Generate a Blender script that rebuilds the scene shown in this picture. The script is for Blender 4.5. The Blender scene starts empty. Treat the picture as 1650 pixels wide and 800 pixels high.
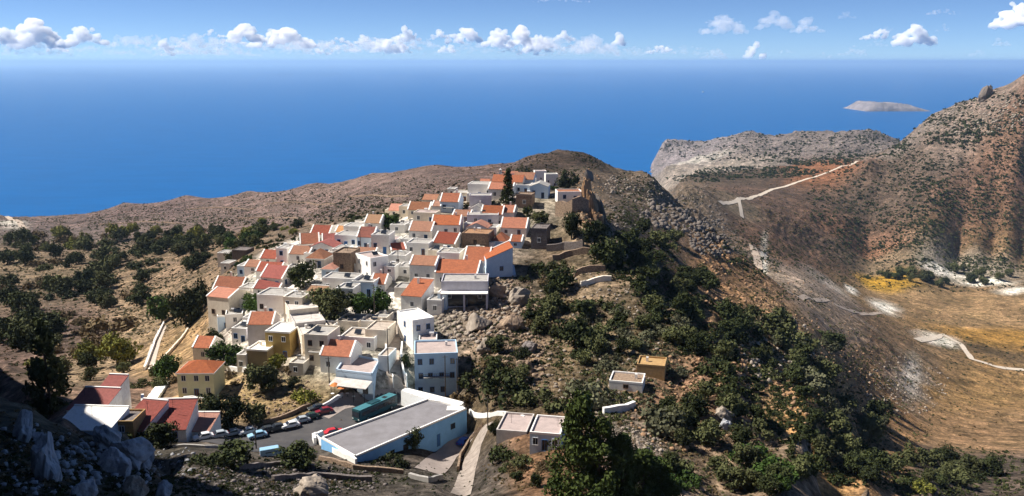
import bpy, bmesh, math, random
import numpy as np
from mathutils import Vector, Matrix, Euler
R = math.radians
random.seed(7); rng = np.random.default_rng(7)
sc = bpy.context.scene
COL = sc.collection

# ---------------------------------------------------------------- camera
F = 1429.0; W0 = 1650.0; CX = 825.0; CY = 400.0
PITCH = R(11.9); ZC = 460.0
SP, CP = math.sin(PITCH), math.cos(PITCH)
cam = bpy.data.cameras.new('camera'); camo = bpy.data.objects.new('camera', cam); COL.objects.link(camo)
cam.sensor_width = 36.0; cam.lens = 36.0 * F / W0
cam.clip_start = 1.0; cam.clip_end = 300000.0
camo.location = (0, 0, ZC); camo.rotation_euler = (R(90) - PITCH, 0, 0)
sc.camera = camo
# ---------------------------------------------------------------- light
SUN_AZ = (-0.985, 0.172); SUN_EL = R(48)
w = bpy.data.worlds.new('World'); sc.world = w; w.use_nodes = True
nt = w.node_tree; bg = nt.nodes['Background']
sky = nt.nodes.new('ShaderNodeTexSky'); sky.sky_type = 'NISHITA'; sky.sun_disc = False
sky.sun_elevation = SUN_EL; sky.sun_rotation = math.atan2(SUN_AZ[0], SUN_AZ[1])
sky.altitude = 460; sky.air_density = 0.4; sky.dust_density = 0.0; sky.ozone_density = 7.0
nt.links.new(sky.outputs[0], bg.inputs[0]); bg.inputs[1].default_value = 0.068
sl = bpy.data.lights.new('sun', 'SUN'); so = bpy.data.objects.new('sun', sl); COL.objects.link(so)
sl.energy = 4.6; sl.angle = R(0.5); sl.color = (1.0, 0.94, 0.85)
sd = Vector((SUN_AZ[0] * math.cos(SUN_EL), SUN_AZ[1] * math.cos(SUN_EL), math.sin(SUN_EL)))
so.rotation_euler = sd.to_track_quat('Z', 'Y').to_euler(); so.location = (-200, 100, 600)
vs = sc.view_settings; vs.view_transform = 'Standard'; vs.look = 'None'; vs.gamma = 1; vs.use_curve_mapping = False
vs.exposure = 0.88
cy = sc.cycles
cy.use_denoising = True
try: cy.denoiser = 'OPENIMAGEDENOISE'
except Exception: pass
cy.max_bounces = 14; cy.diffuse_bounces = 4; cy.glossy_bounces = 2; cy.transmission_bounces = 2
cy.volume_bounces = 14; cy.transparent_max_bounces = 8; cy.use_adaptive_sampling = True; cy.adaptive_threshold = 0.02

# ---------------------------------------------------------------- numpy noise
def _hash(ix, iy, seed):
    h = (ix.astype(np.int64) * 374761393 + iy.astype(np.int64) * 668265263 + seed * 1442695041) & 0xffffffff
    h = ((h ^ (h >> 13)) * 1274126177) & 0xffffffff
    return ((h ^ (h >> 16)) & 0xffffff) / float(0xffffff)
def vnoise(x, y, seed=0):
    x = np.asarray(x, float); y = np.asarray(y, float)
    ix = np.floor(x); iy = np.floor(y); fx = x - ix; fy = y - iy
    fx = fx * fx * (3 - 2 * fx); fy = fy * fy * (3 - 2 * fy)
    a = _hash(ix, iy, seed); b = _hash(ix + 1, iy, seed); c = _hash(ix, iy + 1, seed); d = _hash(ix + 1, iy + 1, seed)
    return (a * (1 - fx) + b * fx) * (1 - fy) + (c * (1 - fx) + d * fx) * fy
def fbm(x, y, octv=4, seed=0, ridged=False):
    s = 0; a = 1.0; t = 0
    for i in range(octv):
        n = vnoise(x * (2.03 ** i) + 17.1 * i, y * (2.03 ** i) - 9.7 * i, seed + i)
        if ridged: n = 1 - abs(2 * n - 1)
        s = s + a * n; t += a; a *= 0.5
    return s / t

# ---------------------------------------------------------------- terrain: heights from surveyed points
def ray(px, py):
    a = (px - CX) / F; b = (CY - py) / F
    return a, CP + b * SP, -SP + b * CP
def us(px, py):
    x, y, z = ray(px, py); return x / y, -z / y
CTRL = {
 -350: [(790,45),(700,70),(640,100),('z',200,385),(560,300),(500,420),(450,560),(400,760),(375,950),(356,1500)],
 -120: [(790,50),(700,72),(630,100),('z',150,395),('z',200,375),(600,290),(550,360),(500,450),(450,590),(400,790),(375,1000),(355,1500),('z',1900,60),('z',2400,-40)],
 0:   [(790,55),(700,80),(640,105),('z',150,393),('z',200,371),(600,300),(550,370),(500,460),(450,600),(400,800),(375,1000),(352,1500),('z',1900,60),('z',2400,-40)],
 50:  [(790,57),(720,78),(662,100),('z',130,396),(635,215)],
 100: [(790,60),(735,78),(690,95),('z',120,396),(676,160),(640,205),(600,280),(550,350),(500,450),(450,580),(400,780),(370,1100),(347,1400),('z',1900,60),('z',2400,-40)],
 150: [(790,68),(710,98),('z',125,396),(690,165)],
 200: [(790,75),(740,88),(706,104),('z',130,392),(690,170),(640,200),(600,262),(550,325),(500,430),(450,555),(400,750),(360,1050),(328,1450),('z',1900,60),('z',2400,-40)],
 300: [(790,100),(735,135),(715,165),(700,181),(670,190),(640,200),(600,228),(550,280),(500,340),(450,430),(400,620),(370,850),(340,1150),(314,1400),('z',1900,60),('z',2400,-40)],
 400: [(790,115),(740,155),(715,170),(690,183),(640,199),(600,214),(550,234),(500,255),(450,290),(420,330),(405,400),(390,560),(370,750),(340,1050),(307,1350),('z',1900,60),('z',2400,-40)],
 500: [(790,130),(740,163),(700,181),(660,193),(620,203),(580,213),(540,226),(500,241),(460,258),(420,280),(390,310),(375,440),(340,900),(300,1300),('z',1900,40),('z',2400,-40)],
 600: [(790,140),(740,165),(690,184),(640,197),(600,204),(560,218),(520,233),(480,248),(440,264),(400,284),(370,305),(350,420),(330,750),(289,1250),('z',1800,30),('z',2400,-40)],
 700: [(790,142),(750,167),(720,181),(690,186.5),(640,193),(600,203),(560,218),(520,233),(480,248),(440,264),(400,282),(360,303),(340,322),(325,420),(300,800),(272,1150),('z',1700,30),('z',2400,-40)],
 750: [(800,146),(760,164),(712,183),(690,187.5),(665,191),(642,195)],
 800: [(790,138),(740,156),(690,173),(640,186),(600,200),(560,214),(520,229),(480,246),(440,264),(400,282),(360,303),(330,322),(300,343),(290,352),('z',450,385),(275,900),(258,1080),('z',1600,60),('z',2400,-40)],
 850: [(790,130),(740,150),(700,163),(640,184),(600,200),(540,224),(480,248),(420,273),(360,303),(330,322),(300,343),('z',430,388),(270,850),(254,1090)],
 900: [(790,127),(700,160),(640,183),(600,200),(540,224),(480,248),(420,272),(380,290),(340,315),(310,335),('z',420,385),(270,850),(243,1100),('z',1600,60),('z',2400,-40)],
 950: [(790,125),(700,158),(600,198),(500,236),(430,262),(380,284),(335,315),(305,335),('z',420,382),(285,620),(270,850),(251,1050),('z',1500,60),('z',2400,-40)],
 1000:[(790,128),(700,158),(600,196),(500,234),(430,262),(388,284),('z',318,376),(370,370),(345,440),(330,520),(310,680),(290,900),(281,1000),('z',1500,40),('z',2400,-40),('z',4000,-60)],
 1040:[(790,133),(700,160),(600,197),(500,236),(432,262),('z',292,368),(420,350),(385,420),(350,530),(320,680),(300,820),(285,950),('z',1500,60),('z',2200,40),('z',2900,0),('z',3600,-25),('z',4000,-50)],
 1070:[('z',2500,90),(275,3000),('z',3500,45),(268,3750),(232,3900),('z',4200,60),('z',4700,-50)],
 1100:[(790,140),(700,165),(600,202),(530,226),(488,246),('z',275,356),(470,350),(430,430),(400,500),(350,620),(332,690),('z',780,300),(305,1400),(290,2000),(277,2900),(265,3500),(231,3950),('z',4800,-50)],
 1150:[(790,145),(700,168),(600,203),(535,230),('z',262,350),(515,335),(470,420),(430,500),(400,570),(375,640),('z',720,290),(350,1150),(310,1500),(290,2000),(275,2700),(250,3400),(227,3950)],
 1200:[(790,147),(700,172),(620,200),(582,215),('z',245,346),(570,325),(490,420),(480,450),(440,560),(407,660),('z',740,270),(390,1050),(350,1330),(320,1560),(290,2000),(270,2600),(240,3300),(215,3900),('z',4800,-50)],
 1300:[(790,152),(730,170),(683,185),('z',215,336),(665,285),(600,345),(540,430),(500,570),(460,860),(430,1150),(400,1380),(350,1600),(300,1900),(270,2300),(240,3000),(212,3700),('z',4800,-50)],
 1400:[(790,158),('z',190,330),(775,260),(720,335),(660,425),(600,550),(560,700),(520,910),(490,1130),(470,1290),(440,1470),(400,1620),(350,1750),(300,1850),(262,1950),('z',2300,190),(245,2800),(210,3500),('z',4800,-50)],
 1500:[('z',150,340),(790,270),(740,370),(700,470),(650,620),(600,800),(560,960),(520,1130),(480,1300),(440,1450),(400,1550),(350,1650),(300,1750),(250,1850),(215,1950),(187,2100),('z',3000,150),('z',4800,-60)],
 1545:[(500,1240),(450,1465),(420,1572),(400,1617),(350,1673),(300,1738),(250,1812),(205,1915),(170,2050),('z',2400,300)],
 1600:[(500,1240),(450,1450),(420,1562),(400,1612),(350,1665),(300,1720),(250,1770),(200,1840),(148,1970),('z',2400,300)],
 1650:[('z',150,330),(790,290),(740,390),(700,510),(650,710),(620,880),(560,1050),(500,1250),(450,1460),(425,1560),(400,1610),(300,1700),(250,1740),(200,1780),(160,1830),(125,1900),('z',2300,300),('z',3500,60),('z',4800,-60)],
 1700:[(560,1050),(500,1250),(450,1455),(400,1605),(300,1695),(250,1740),(200,1785),(150,1840),(104,1900),('z',2300,340)],
 1770:[(560,1050),(500,1250),(450,1455),(400,1605),(300,1695),(250,1740),(200,1785),(150,1840),(85,1915),('z',2300,340)],
 1850:[(790,290),(700,510),(620,880),(560,1050),(500,1250),(450,1450),(400,1600),(300,1690),(200,1770),(140,1830),(70,1920),('z',2300,300),('z',3500,60),('z',4800,-60)],
}
_cu, _cl, _cs = [], [], []
for px, lst in CTRL.items():
    for e in lst:
        if e[0] == 'z':
            u = us(px, 300)[0]; D = e[1]; s = (ZC - e[2]) / D
        else:
            u, s = us(px, e[0]); D = e[1]
        _cu.append(u); _cl.append(math.log(D)); _cs.append(s)
# unseen hill added left of the view, its heights shaped to shade the foreground
for x, y, z in [(-150,190,464),(-172,222,440),(-140,152,497),(-128,112,528),(-116,70,530),(-90,40,500),(-220,215,500),(-230,160,500),(-215,275,425),(-150,250,372),(-300,260,420)]:
    _cu.append(x / y); _cl.append(math.log(y)); _cs.append((ZC - z) / y)
_cu = np.array(_cu); _cl = np.array(_cl); _cs = np.array(_cs)
KU = 4.0
def _rbf_fit():
    n = len(_cu)
    d = np.sqrt(((_cu[:, None] - _cu[None]) * KU) ** 2 + (_cl[:, None] - _cl[None]) ** 2 + 1e-4)
    A = np.zeros((n + 3, n + 3)); A[:n, :n] = d
    P = np.stack([np.ones(n), _cu, _cl], 1); A[:n, n:] = P; A[n:, :n] = P.T
    return np.linalg.solve(A, np.concatenate([_cs, np.zeros(3)]))
_wts = _rbf_fit()
def slope_s(u, l):
    u = np.atleast_1d(u).ravel(); l = np.atleast_1d(l).ravel(); out = np.zeros(len(u))
    for i in range(0, len(u), 20000):
        uu = u[i:i + 20000]; ll = l[i:i + 20000]
        d = np.sqrt(((uu[:, None] - _cu[None]) * KU) ** 2 + (ll[:, None] - _cl[None]) ** 2 + 1e-4)
        out[i:i + 20000] = d @ _wts[:-3] + _wts[-3] + _wts[-2] * uu + _wts[-1] * ll
    return out
def sdist(px, py):      # coarse ground hit: distance along y for a picture ray
    u, s = us(px, py); l = np.linspace(math.log(40), math.log(5500), 700)
    g = slope_s(np.full(700, u), l) - s
    for i in range(699):
        if g[i] > 0 and g[i + 1] <= 0:
            t = g[i] / (g[i] - g[i + 1]); return math.exp(l[i] + t * (l[i + 1] - l[i]))
    return math.exp(l[int(np.argmin(abs(g)))])
class Patch:
    def __init__(s, px, py, rx, ry, val, D=None):
        s.u = us(px, py)[0]; D = D or sdist(px, py); s.l = math.log(D); s.ru = rx / F
        la = math.log(sdist(px, py - ry)); lb = math.log(sdist(px, py + ry))
        s.rl = min(max(0.5 * abs(la - lb), 0.03), 0.5); s.val = val
    def wt(s, u, l, p=1.0):
        return np.exp(-(((u - s.u) / s.ru) ** 2 + ((l - s.l) / s.rl) ** 2) * p)
# rocky zones: (px, py, rx, ry, amplitude m)
ROCK = [Patch(*a) for a in [
 (770,500,60,45,3.0),(820,570,60,35,2.5),(940,310,16,30,6.0),(948,345,16,20,5.0),(1110,345,40,30,16.0),(1150,380,30,20,12.0),(1060,320,40,20,7.0),
 (1075,245,40,20,30),(900,500,60,60,2.0),(1000,560,80,80,1.6),(1180,440,60,40,3.0),(60,720,80,60,2.0),(200,740,90,50,2.2),(450,770,150,30,1.0),
 (1400,560,80,50,5.0),(1240,520,60,50,7.0),(1350,650,60,60,8.0),(1000,740,120,60,1.6),(1200,700,120,80,2.2),(1600,300,120,120,14),(1300,360,120,60,14),(1500,230,120,60,22),(1450,160,100,60,22)]]
SMOOTH = [Patch(*a) for a in [(300,330,260,30,.75),(600,305,200,30,.75),(1600,430,140,24,1),(1590,350,90,60,.85),(1640,300,60,110,.9),(1610,180,70,60,.85),(1500,200,70,30,.7),(1480,540,160,40,.9),(1260,305,130,30,1),(1190,340,50,24,1),(1340,280,60,20,1),(1340,470,80,30,.8),(560,690,160,30,1),(640,700,120,40,1),(480,600,120,80,1),(620,500,160,90,1),(760,380,130,80,1),(450,470,100,50,1),(180,670,120,20,1),(360,690,100,14,1),(1500,480,200,80,1),(1600,540,150,60,1)]]
for _a in ((1620, 200, 110, 60, .9), (1750, 200, 120, 60, .9), (1500, 220, 70, 60, .7)):
    _p = Patch(*_a, D=1850); _p.rl = .22; SMOOTH.append(_p)
# levelled ground: centre x, y, half axes, angle, height
FLATS = [(-46, 184, 26, 6.5, .10, 380.6), (-30, 192, 17, 8, .62, 380.6), (-50, 178, 14, 4, 0, 380.3)]
def height(x, y):
    sh = np.shape(x); x = np.asarray(x, float).ravel(); y = np.asarray(y, float).ravel()
    u = x / y; l = np.log(y)
    z = ZC - slope_s(u, l) * y
    amp = np.zeros_like(x)
    for p in ROCK: amp = np.maximum(amp, p.val * p.wt(u, l))
    sm = np.zeros_like(x)
    for p in SMOOTH: sm = np.maximum(sm, p.wt(u, l, 0.6))
    base = np.clip(y / 380.0, 0.25, 9.0) * (1 - 0.85 * sm)
    sc1 = np.clip(y / 260.0, 1, 5)
    q = np.exp(np.round(np.log(sc1) * 2) / 2)
    z = z + base * 2.3 * (fbm(x / 34.0, y / 34.0, 4, 3) - 0.5)
    far = np.clip((y - 450) / 600, 0, 1) * (1 - 0.95 * sm)
    z = z + far * 38 * (fbm(x / 230.0, y / 230.0, 5, 11, True) - 0.62)
    z = z + far * 9 * (fbm(x / 40.0, y / 40.0, 3, 31, True) - 0.6)
    z = z + amp * (1 - sm) * (fbm(x / 9.0, y / 9.0, 4, 21, True) - 0.5)
    z = z + base * 0.35 * (fbm(x / 3.2, y / 3.2, 3, 41) - 0.5)
    for (x0, y0, rx, ry, ang, zt) in FLATS:
        c, s_ = math.cos(ang), math.sin(ang); dx = x - x0; dy = y - y0
        q = np.sqrt(((dx * c + dy * s_) / rx) ** 2 + ((-dx * s_ + dy * c) / ry) ** 2)
        wt = np.clip((1.45 - q) / .45, 0, 1); wt = wt * wt * (3 - 2 * wt); z = z * (1 - wt) + zt * wt
    return z.reshape(sh)
# the ground as a polar grid; every lookup below reads this same grid, so things stand on the mesh
GU = np.concatenate([np.linspace(-2.6, -.72, 70), np.linspace(-.70, .70, 901), np.linspace(.72, 1.3, 60)])
GL = np.linspace(math.log(30), math.log(6000), 980)
_U, _Lg = np.meshgrid(GU, GL); GY = np.exp(_Lg); GX = _U * GY; GZ = height(GX, GY)
_S = (ZC - GZ) / GY; _S[:int(np.searchsorted(GL, math.log(42)))] = 9.0; _M = np.minimum.accumulate(_S, axis=0)
def gzv(x, y):
    x = np.asarray(x, float); y = np.maximum(np.asarray(y, float), 31); u = x / y
    i = np.clip(np.searchsorted(GU, u) - 1, 0, len(GU) - 2); l = np.log(y)
    jf = np.clip((l - GL[0]) / (GL[1] - GL[0]), 0, len(GL) - 1.001); j = jf.astype(int); fj = jf - j
    fi = np.clip((u - GU[i]) / (GU[i + 1] - GU[i]), 0, 1)
    return (GZ[j, i] * (1 - fi) + GZ[j, i + 1] * fi) * (1 - fj) + (GZ[j + 1, i] * (1 - fi) + GZ[j + 1, i + 1] * fi) * fj
def gz(x, y): return float(gzv(np.array([x]), np.array([y]))[0])
def hits(px, py):
    px = np.asarray(px, float); py = np.asarray(py, float); u, s = us(px, py)
    i = np.clip(np.round((u + .70) / 1.40 * 900).astype(int) + 70, 0, len(GU) - 1)
    Y = np.empty(len(px))
    for k in range(len(px)):
        col = _M[:, i[k]]; j = int(np.searchsorted(-col, -s[k]))
        if j <= 0 or j >= len(col): Y[k] = 5000; continue
        a, b = _S[j - 1, i[k]], _S[j, i[k]]; t = 0 if a == b else min(max((a - s[k]) / (a - b), 0), 1)
        Y[k] = math.exp(GL[j - 1] + t * (GL[j] - GL[j - 1]))
    X = u * Y
    return X, Y, gzv(X, Y)
def hit(px, py):
    x, y, z = hits([px], [py]); return float(x[0]), float(y[0]), float(z[0])
# ---------------------------------------------------------------- material helpers
def mat(name, col, rough=0.85, col2=None, scale=1.0, detail=4, bump=0.0, bscale=None, spec=0.2, metal=0.0, contrast=(0.35, 0.65)):
    m = bpy.data.materials.new(name); m.use_nodes = True; n = m.node_tree; b = n.nodes['Principled BSDF']
    b.inputs['Roughness'].default_value = rough; b.inputs['Specular IOR Level'].default_value = spec; b.inputs['Metallic'].default_value = metal
    b.inputs['Base Color'].default_value = (*col, 1)
    tc = n.nodes.new('ShaderNodeTexCoord')
    if col2 is not None:
        nz = n.nodes.new('ShaderNodeTexNoise'); nz.inputs['Scale'].default_value = scale; nz.inputs['Detail'].default_value = detail; nz.inputs['Roughness'].default_value = 0.65
        n.links.new(tc.outputs['Object'], nz.inputs['Vector'])
        cr = n.nodes.new('ShaderNodeValToRGB'); cr.color_ramp.elements[0].position = contrast[0]; cr.color_ramp.elements[1].position = contrast[1]
        cr.color_ramp.elements[0].color = (*col, 1); cr.color_ramp.elements[1].color = (*col2, 1)
        n.links.new(nz.outputs['Fac'], cr.inputs[0]); n.links.new(cr.outputs[0], b.inputs['Base Color'])
    if bump:
        nb = n.nodes.new('ShaderNodeTexNoise'); nb.inputs['Scale'].default_value = bscale or scale * 3; nb.inputs['Detail'].default_value = 4
        n.links.new(tc.outputs['Object'], nb.inputs['Vector'])
        bp = n.nodes.new('ShaderNodeBump'); bp.inputs['Strength'].default_value = 0.8; bp.inputs['Distance'].default_value = bump
        n.links.new(nb.outputs['Fac'], bp.inputs['Height']); n.links.new(bp.outputs[0], b.inputs['Normal'])
    return m

def mesh_np(name, V, Fq, mats=None, col=None, smooth=False):
    me = bpy.data.meshes.new(name); V = np.asarray(V, np.float32); Fq = np.asarray(Fq, np.int32); k = Fq.shape[1]
    me.vertices.add(len(V)); me.vertices.foreach_set('co', V.ravel())
    me.loops.add(Fq.size); me.loops.foreach_set('vertex_index', Fq.ravel())
    me.polygons.add(len(Fq)); me.polygons.foreach_set('loop_start', np.arange(0, Fq.size, k, dtype=np.int32))
    me.polygons.foreach_set('loop_total', np.full(len(Fq), k, dtype=np.int32))
    if smooth: me.polygons.foreach_set('use_smooth', np.ones(len(Fq), bool))
    me.update(calc_edges=True)
    if col is not None:
        ca = me.color_attributes.new('ground', 'FLOAT_COLOR', 'POINT')
        c4 = np.ones((len(V), 4), np.float32); c4[:, :3] = col; ca.data.foreach_set('color', c4.ravel())
    for m in (mats or []): me.materials.append(m)
    return me
def link(name, me, parent=None):
    o = bpy.data.objects.new(name, me); COL.objects.link(o)
    if parent is not None: o.parent = parent
    return o
def tag(o, label=None, cat=None, group=None, kind=None):
    if label: o['label'] = label
    if cat: o['category'] = cat
    if group: o['group'] = group
    if kind: o['kind'] = kind
    return o

# ---------------------------------------------------------------- sea
def sea():
    m = bpy.data.materials.new('sea_water'); m.use_nodes = True; n = m.node_tree; b = n.nodes['Principled BSDF']
    b.inputs['Base Color'].default_value = (0.004, 0.075, 0.23, 1); b.inputs['Roughness'].default_value = 0.32
    b.inputs['IOR'].default_value = 1.33; b.inputs['Specular IOR Level'].default_value = 0.02
    tc = n.nodes.new('ShaderNodeTexCoord'); mp = n.nodes.new('ShaderNodeMapping'); mp.inputs['Scale'].default_value = (0.004, 0.012, 0.01)
    nz = n.nodes.new('ShaderNodeTexNoise'); nz.inputs['Scale'].default_value = 1.0; nz.inputs['Detail'].default_value = 8; nz.inputs['Roughness'].default_value = 0.6
    n.links.new(tc.outputs['Object'], mp.inputs[0]); n.links.new(mp.outputs[0], nz.inputs['Vector'])
    cr = n.nodes.new('ShaderNodeValToRGB'); cr.color_ramp.elements[0].position = 0.3; cr.color_ramp.elements[1].position = 0.72
    cr.color_ramp.elements[0].color = (0.0005, 0.080, 0.26, 1); cr.color_ramp.elements[1].color = (0.001, 0.100, 0.315, 1)
    n.links.new(nz.outputs['Fac'], cr.inputs[0]); n.links.new(cr.outputs[0], b.inputs['Base Color'])
    nb = n.nodes.new('ShaderNodeTexNoise'); nb.inputs['Scale'].default_value = 0.06; nb.inputs['Detail'].default_value = 5
    n.links.new(tc.outputs['Object'], nb.inputs['Vector']); bp = n.nodes.new('ShaderNodeBump'); bp.inputs['Strength'].default_value = 0.25; bp.inputs['Distance'].default_value = 0.6
    n.links.new(nb.outputs['Fac'], bp.inputs['Height']); n.links.new(bp.outputs[0], b.inputs['Normal'])
    S = 240000
    me = mesh_np('sea', [(-S, -3000, 0), (S, -3000, 0), (S, S, 0), (-S, S, 0)], [(0, 1, 2, 3)], [m])
    tag(link('sea', me), kind='structure')
sea()

# ---------------------------------------------------------------- ground colours (world-fixed patches)
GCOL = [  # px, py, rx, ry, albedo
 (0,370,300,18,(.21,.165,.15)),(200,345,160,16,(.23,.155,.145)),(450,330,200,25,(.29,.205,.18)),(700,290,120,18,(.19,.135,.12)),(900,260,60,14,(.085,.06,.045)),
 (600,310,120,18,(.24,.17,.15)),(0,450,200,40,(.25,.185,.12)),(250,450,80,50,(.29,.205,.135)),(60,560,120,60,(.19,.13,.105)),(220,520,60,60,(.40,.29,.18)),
 (130,600,60,20,(.42,.31,.19)),(270,570,40,40,(.50,.33,.17)),(200,630,80,20,(.27,.18,.13)),(430,630,90,30,(.46,.33,.17)),(60,740,120,60,(.085,.075,.05)),(450,770,200,34,(.11,.095,.08)),(650,775,90,20,(.16,.135,.115)),  # second-last entry: slope below the cars, shade put into its albedo
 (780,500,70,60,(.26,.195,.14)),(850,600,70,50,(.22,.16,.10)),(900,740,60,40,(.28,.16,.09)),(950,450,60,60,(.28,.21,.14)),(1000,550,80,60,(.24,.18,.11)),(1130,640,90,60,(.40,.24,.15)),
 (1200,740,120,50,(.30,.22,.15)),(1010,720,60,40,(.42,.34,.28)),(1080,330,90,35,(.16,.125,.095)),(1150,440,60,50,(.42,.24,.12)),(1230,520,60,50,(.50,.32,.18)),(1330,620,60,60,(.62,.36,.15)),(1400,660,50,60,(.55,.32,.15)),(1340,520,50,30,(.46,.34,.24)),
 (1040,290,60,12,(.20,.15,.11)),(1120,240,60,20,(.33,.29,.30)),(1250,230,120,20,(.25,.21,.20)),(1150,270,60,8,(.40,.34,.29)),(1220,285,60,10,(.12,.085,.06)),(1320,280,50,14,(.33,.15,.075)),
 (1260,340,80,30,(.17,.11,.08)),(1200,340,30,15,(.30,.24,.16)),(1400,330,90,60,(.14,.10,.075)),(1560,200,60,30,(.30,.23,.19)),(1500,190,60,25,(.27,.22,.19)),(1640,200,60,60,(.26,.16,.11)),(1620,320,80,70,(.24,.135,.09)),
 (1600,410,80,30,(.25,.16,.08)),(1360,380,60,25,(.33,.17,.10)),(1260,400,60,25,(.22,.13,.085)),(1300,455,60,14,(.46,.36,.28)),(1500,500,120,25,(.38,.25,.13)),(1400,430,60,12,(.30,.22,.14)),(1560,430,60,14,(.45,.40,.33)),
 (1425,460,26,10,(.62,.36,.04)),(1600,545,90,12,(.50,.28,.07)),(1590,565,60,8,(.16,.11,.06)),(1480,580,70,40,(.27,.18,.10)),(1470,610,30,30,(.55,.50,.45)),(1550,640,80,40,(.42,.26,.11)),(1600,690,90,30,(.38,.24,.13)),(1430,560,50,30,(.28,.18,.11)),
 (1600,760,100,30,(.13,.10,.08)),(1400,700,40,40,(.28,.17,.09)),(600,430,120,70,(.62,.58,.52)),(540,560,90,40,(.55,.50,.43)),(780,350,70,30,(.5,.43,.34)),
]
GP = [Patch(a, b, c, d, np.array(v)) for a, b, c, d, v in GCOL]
LIGHTP = [Patch(*a) for a in [(1425,497,32,10,1),(1372,470,14,7,1),(1520,440,45,4,1),(1590,456,60,4,1),(1640,470,40,4,1),(1510,548,44,10,.9),(1330,455,50,7,.4),(1230,425,8,16,.9),(1470,605,16,40,.5),(1120,262,60,5,.5),(20,365,30,8,.7)]]
for _p in LIGHTP: _p.rl = max(.016, _p.rl * (.6 if _p.rl < .031 else 1))
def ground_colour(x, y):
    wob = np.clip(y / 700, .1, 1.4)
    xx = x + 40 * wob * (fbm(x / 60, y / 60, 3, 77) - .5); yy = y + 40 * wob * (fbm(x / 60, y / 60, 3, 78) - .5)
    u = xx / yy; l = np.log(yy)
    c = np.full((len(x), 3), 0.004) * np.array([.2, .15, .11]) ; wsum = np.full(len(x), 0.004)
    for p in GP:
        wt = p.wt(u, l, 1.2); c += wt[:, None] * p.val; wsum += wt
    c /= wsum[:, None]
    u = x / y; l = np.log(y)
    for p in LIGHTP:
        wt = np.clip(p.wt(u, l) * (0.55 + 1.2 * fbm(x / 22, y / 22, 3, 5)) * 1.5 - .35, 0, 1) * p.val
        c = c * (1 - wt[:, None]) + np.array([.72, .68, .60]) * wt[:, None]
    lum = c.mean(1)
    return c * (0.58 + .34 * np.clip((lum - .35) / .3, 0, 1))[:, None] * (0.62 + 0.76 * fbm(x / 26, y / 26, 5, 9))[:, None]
def terrain():
    U, X, Y, Z = _U, GX, GY, GZ
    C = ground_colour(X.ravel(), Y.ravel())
    ny, nu = U.shape; i = np.arange(ny - 1)[:, None] * nu + np.arange(nu - 1)[None]
    Fq = np.stack([i, i + 1, i + nu + 1, i + nu], -1).reshape(-1, 4)
    Zf = Z.ravel(); keep = (Zf[Fq] > -30).any(1); Fq = Fq[keep]
    Zf = np.maximum(Zf, -40)
    m = bpy.data.materials.new('ground'); m.use_nodes = True; n = m.node_tree; b = n.nodes['Principled BSDF']
    b.inputs['Roughness'].default_value = 0.95; b.inputs['Specular IOR Level'].default_value = 0.1
    at = n.nodes.new('ShaderNodeVertexColor'); at.layer_name = 'ground'
    tc = n.nodes.new('ShaderNodeTexCoord')
    def noise(scale, detail=5, rough=.7):
        z = n.nodes.new('ShaderNodeTexNoise'); z.inputs['Scale'].default_value = scale; z.inputs['Detail'].default_value = detail; z.inputs['Roughness'].default_value = rough
        n.links.new(tc.outputs['Object'], z.inputs['Vector']); return z
    def ramp(src, stops):
        r = n.nodes.new('ShaderNodeValToRGB'); r.color_ramp.elements[0].position = stops[0][0]; r.color_ramp.elements[0].color = (*stops[0][1], 1)
        r.color_ramp.elements[1].position = stops[-1][0]; r.color_ramp.elements[1].color = (*stops[-1][1], 1)
        for p, c in stops[1:-1]:
            e = r.color_ramp.elements.new(p); e.color = (*c, 1)
        n.links.new(src.outputs['Fac'], r.inputs[0]); return r
    def mul(a, b2, f=1.0, kind='MULTIPLY'):
        x = n.nodes.new('ShaderNodeMix'); x.data_type = 'RGBA'; x.blend_type = kind; x.inputs[0].default_value = f
        n.links.new(a, x.inputs[6]); n.links.new(b2, x.inputs[7]); return x.outputs[2]
    r1 = ramp(noise(.5, 6), [(.34, (.38, .36, .35)), (.5, (.95, .95, .95)), (.64, (1.8, 1.78, 1.8))])
    r2 = ramp(noise(.11, 8, .75), [(.36, (.42, .44, .42)), (.5, (1, 1, 1)), (.64, (1.6, 1.55, 1.55))])
    r3 = ramp(noise(.025, 8, .8), [(.4, (.75, .78, .74)), (.6, (1.2, 1.17, 1.15))])
    c = mul(at.outputs[0], r1.outputs[0]); c = mul(c, r2.outputs[0]); c = mul(c, r3.outputs[0])
    mp = n.nodes.new('ShaderNodeMapping'); mp.inputs['Scale'].default_value = (.03, .03, .30); n.links.new(tc.outputs['Object'], mp.inputs[0])
    z4 = n.nodes.new('ShaderNodeTexNoise'); z4.inputs['Scale'].default_value = 1.0; z4.inputs['Detail'].default_value = 7; z4.inputs['Roughness'].default_value = .7; n.links.new(mp.outputs[0], z4.inputs['Vector'])
    r4 = ramp(z4, [(.36, (.72, .72, .72)), (.5, (1, .99, .98)), (.64, (1.28, 1.26, 1.24))]); c = mul(c, r4.outputs[0])
    n.links.new(c, b.inputs['Base Color'])
    bp = n.nodes.new('ShaderNodeBump'); bp.inputs['Strength'].default_value = 1.0; bp.inputs['Distance'].default_value = 0.5
    n.links.new(noise(.7, 6, .7).outputs['Fac'], bp.inputs['Height'])
    bp2 = n.nodes.new('ShaderNodeBump'); bp2.inputs['Strength'].default_value = 1.0; bp2.inputs['Distance'].default_value = 2.0
    n.links.new(noise(.09, 6, .7).outputs['Fac'], bp2.inputs['Height']); n.links.new(bp2.outputs[0], bp.inputs['Normal'])
    n.links.new(bp.outputs[0], b.inputs['Normal'])
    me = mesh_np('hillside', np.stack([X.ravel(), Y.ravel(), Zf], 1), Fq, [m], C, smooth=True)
    tag(link('hillside', me), kind='structure')
terrain()

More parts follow.
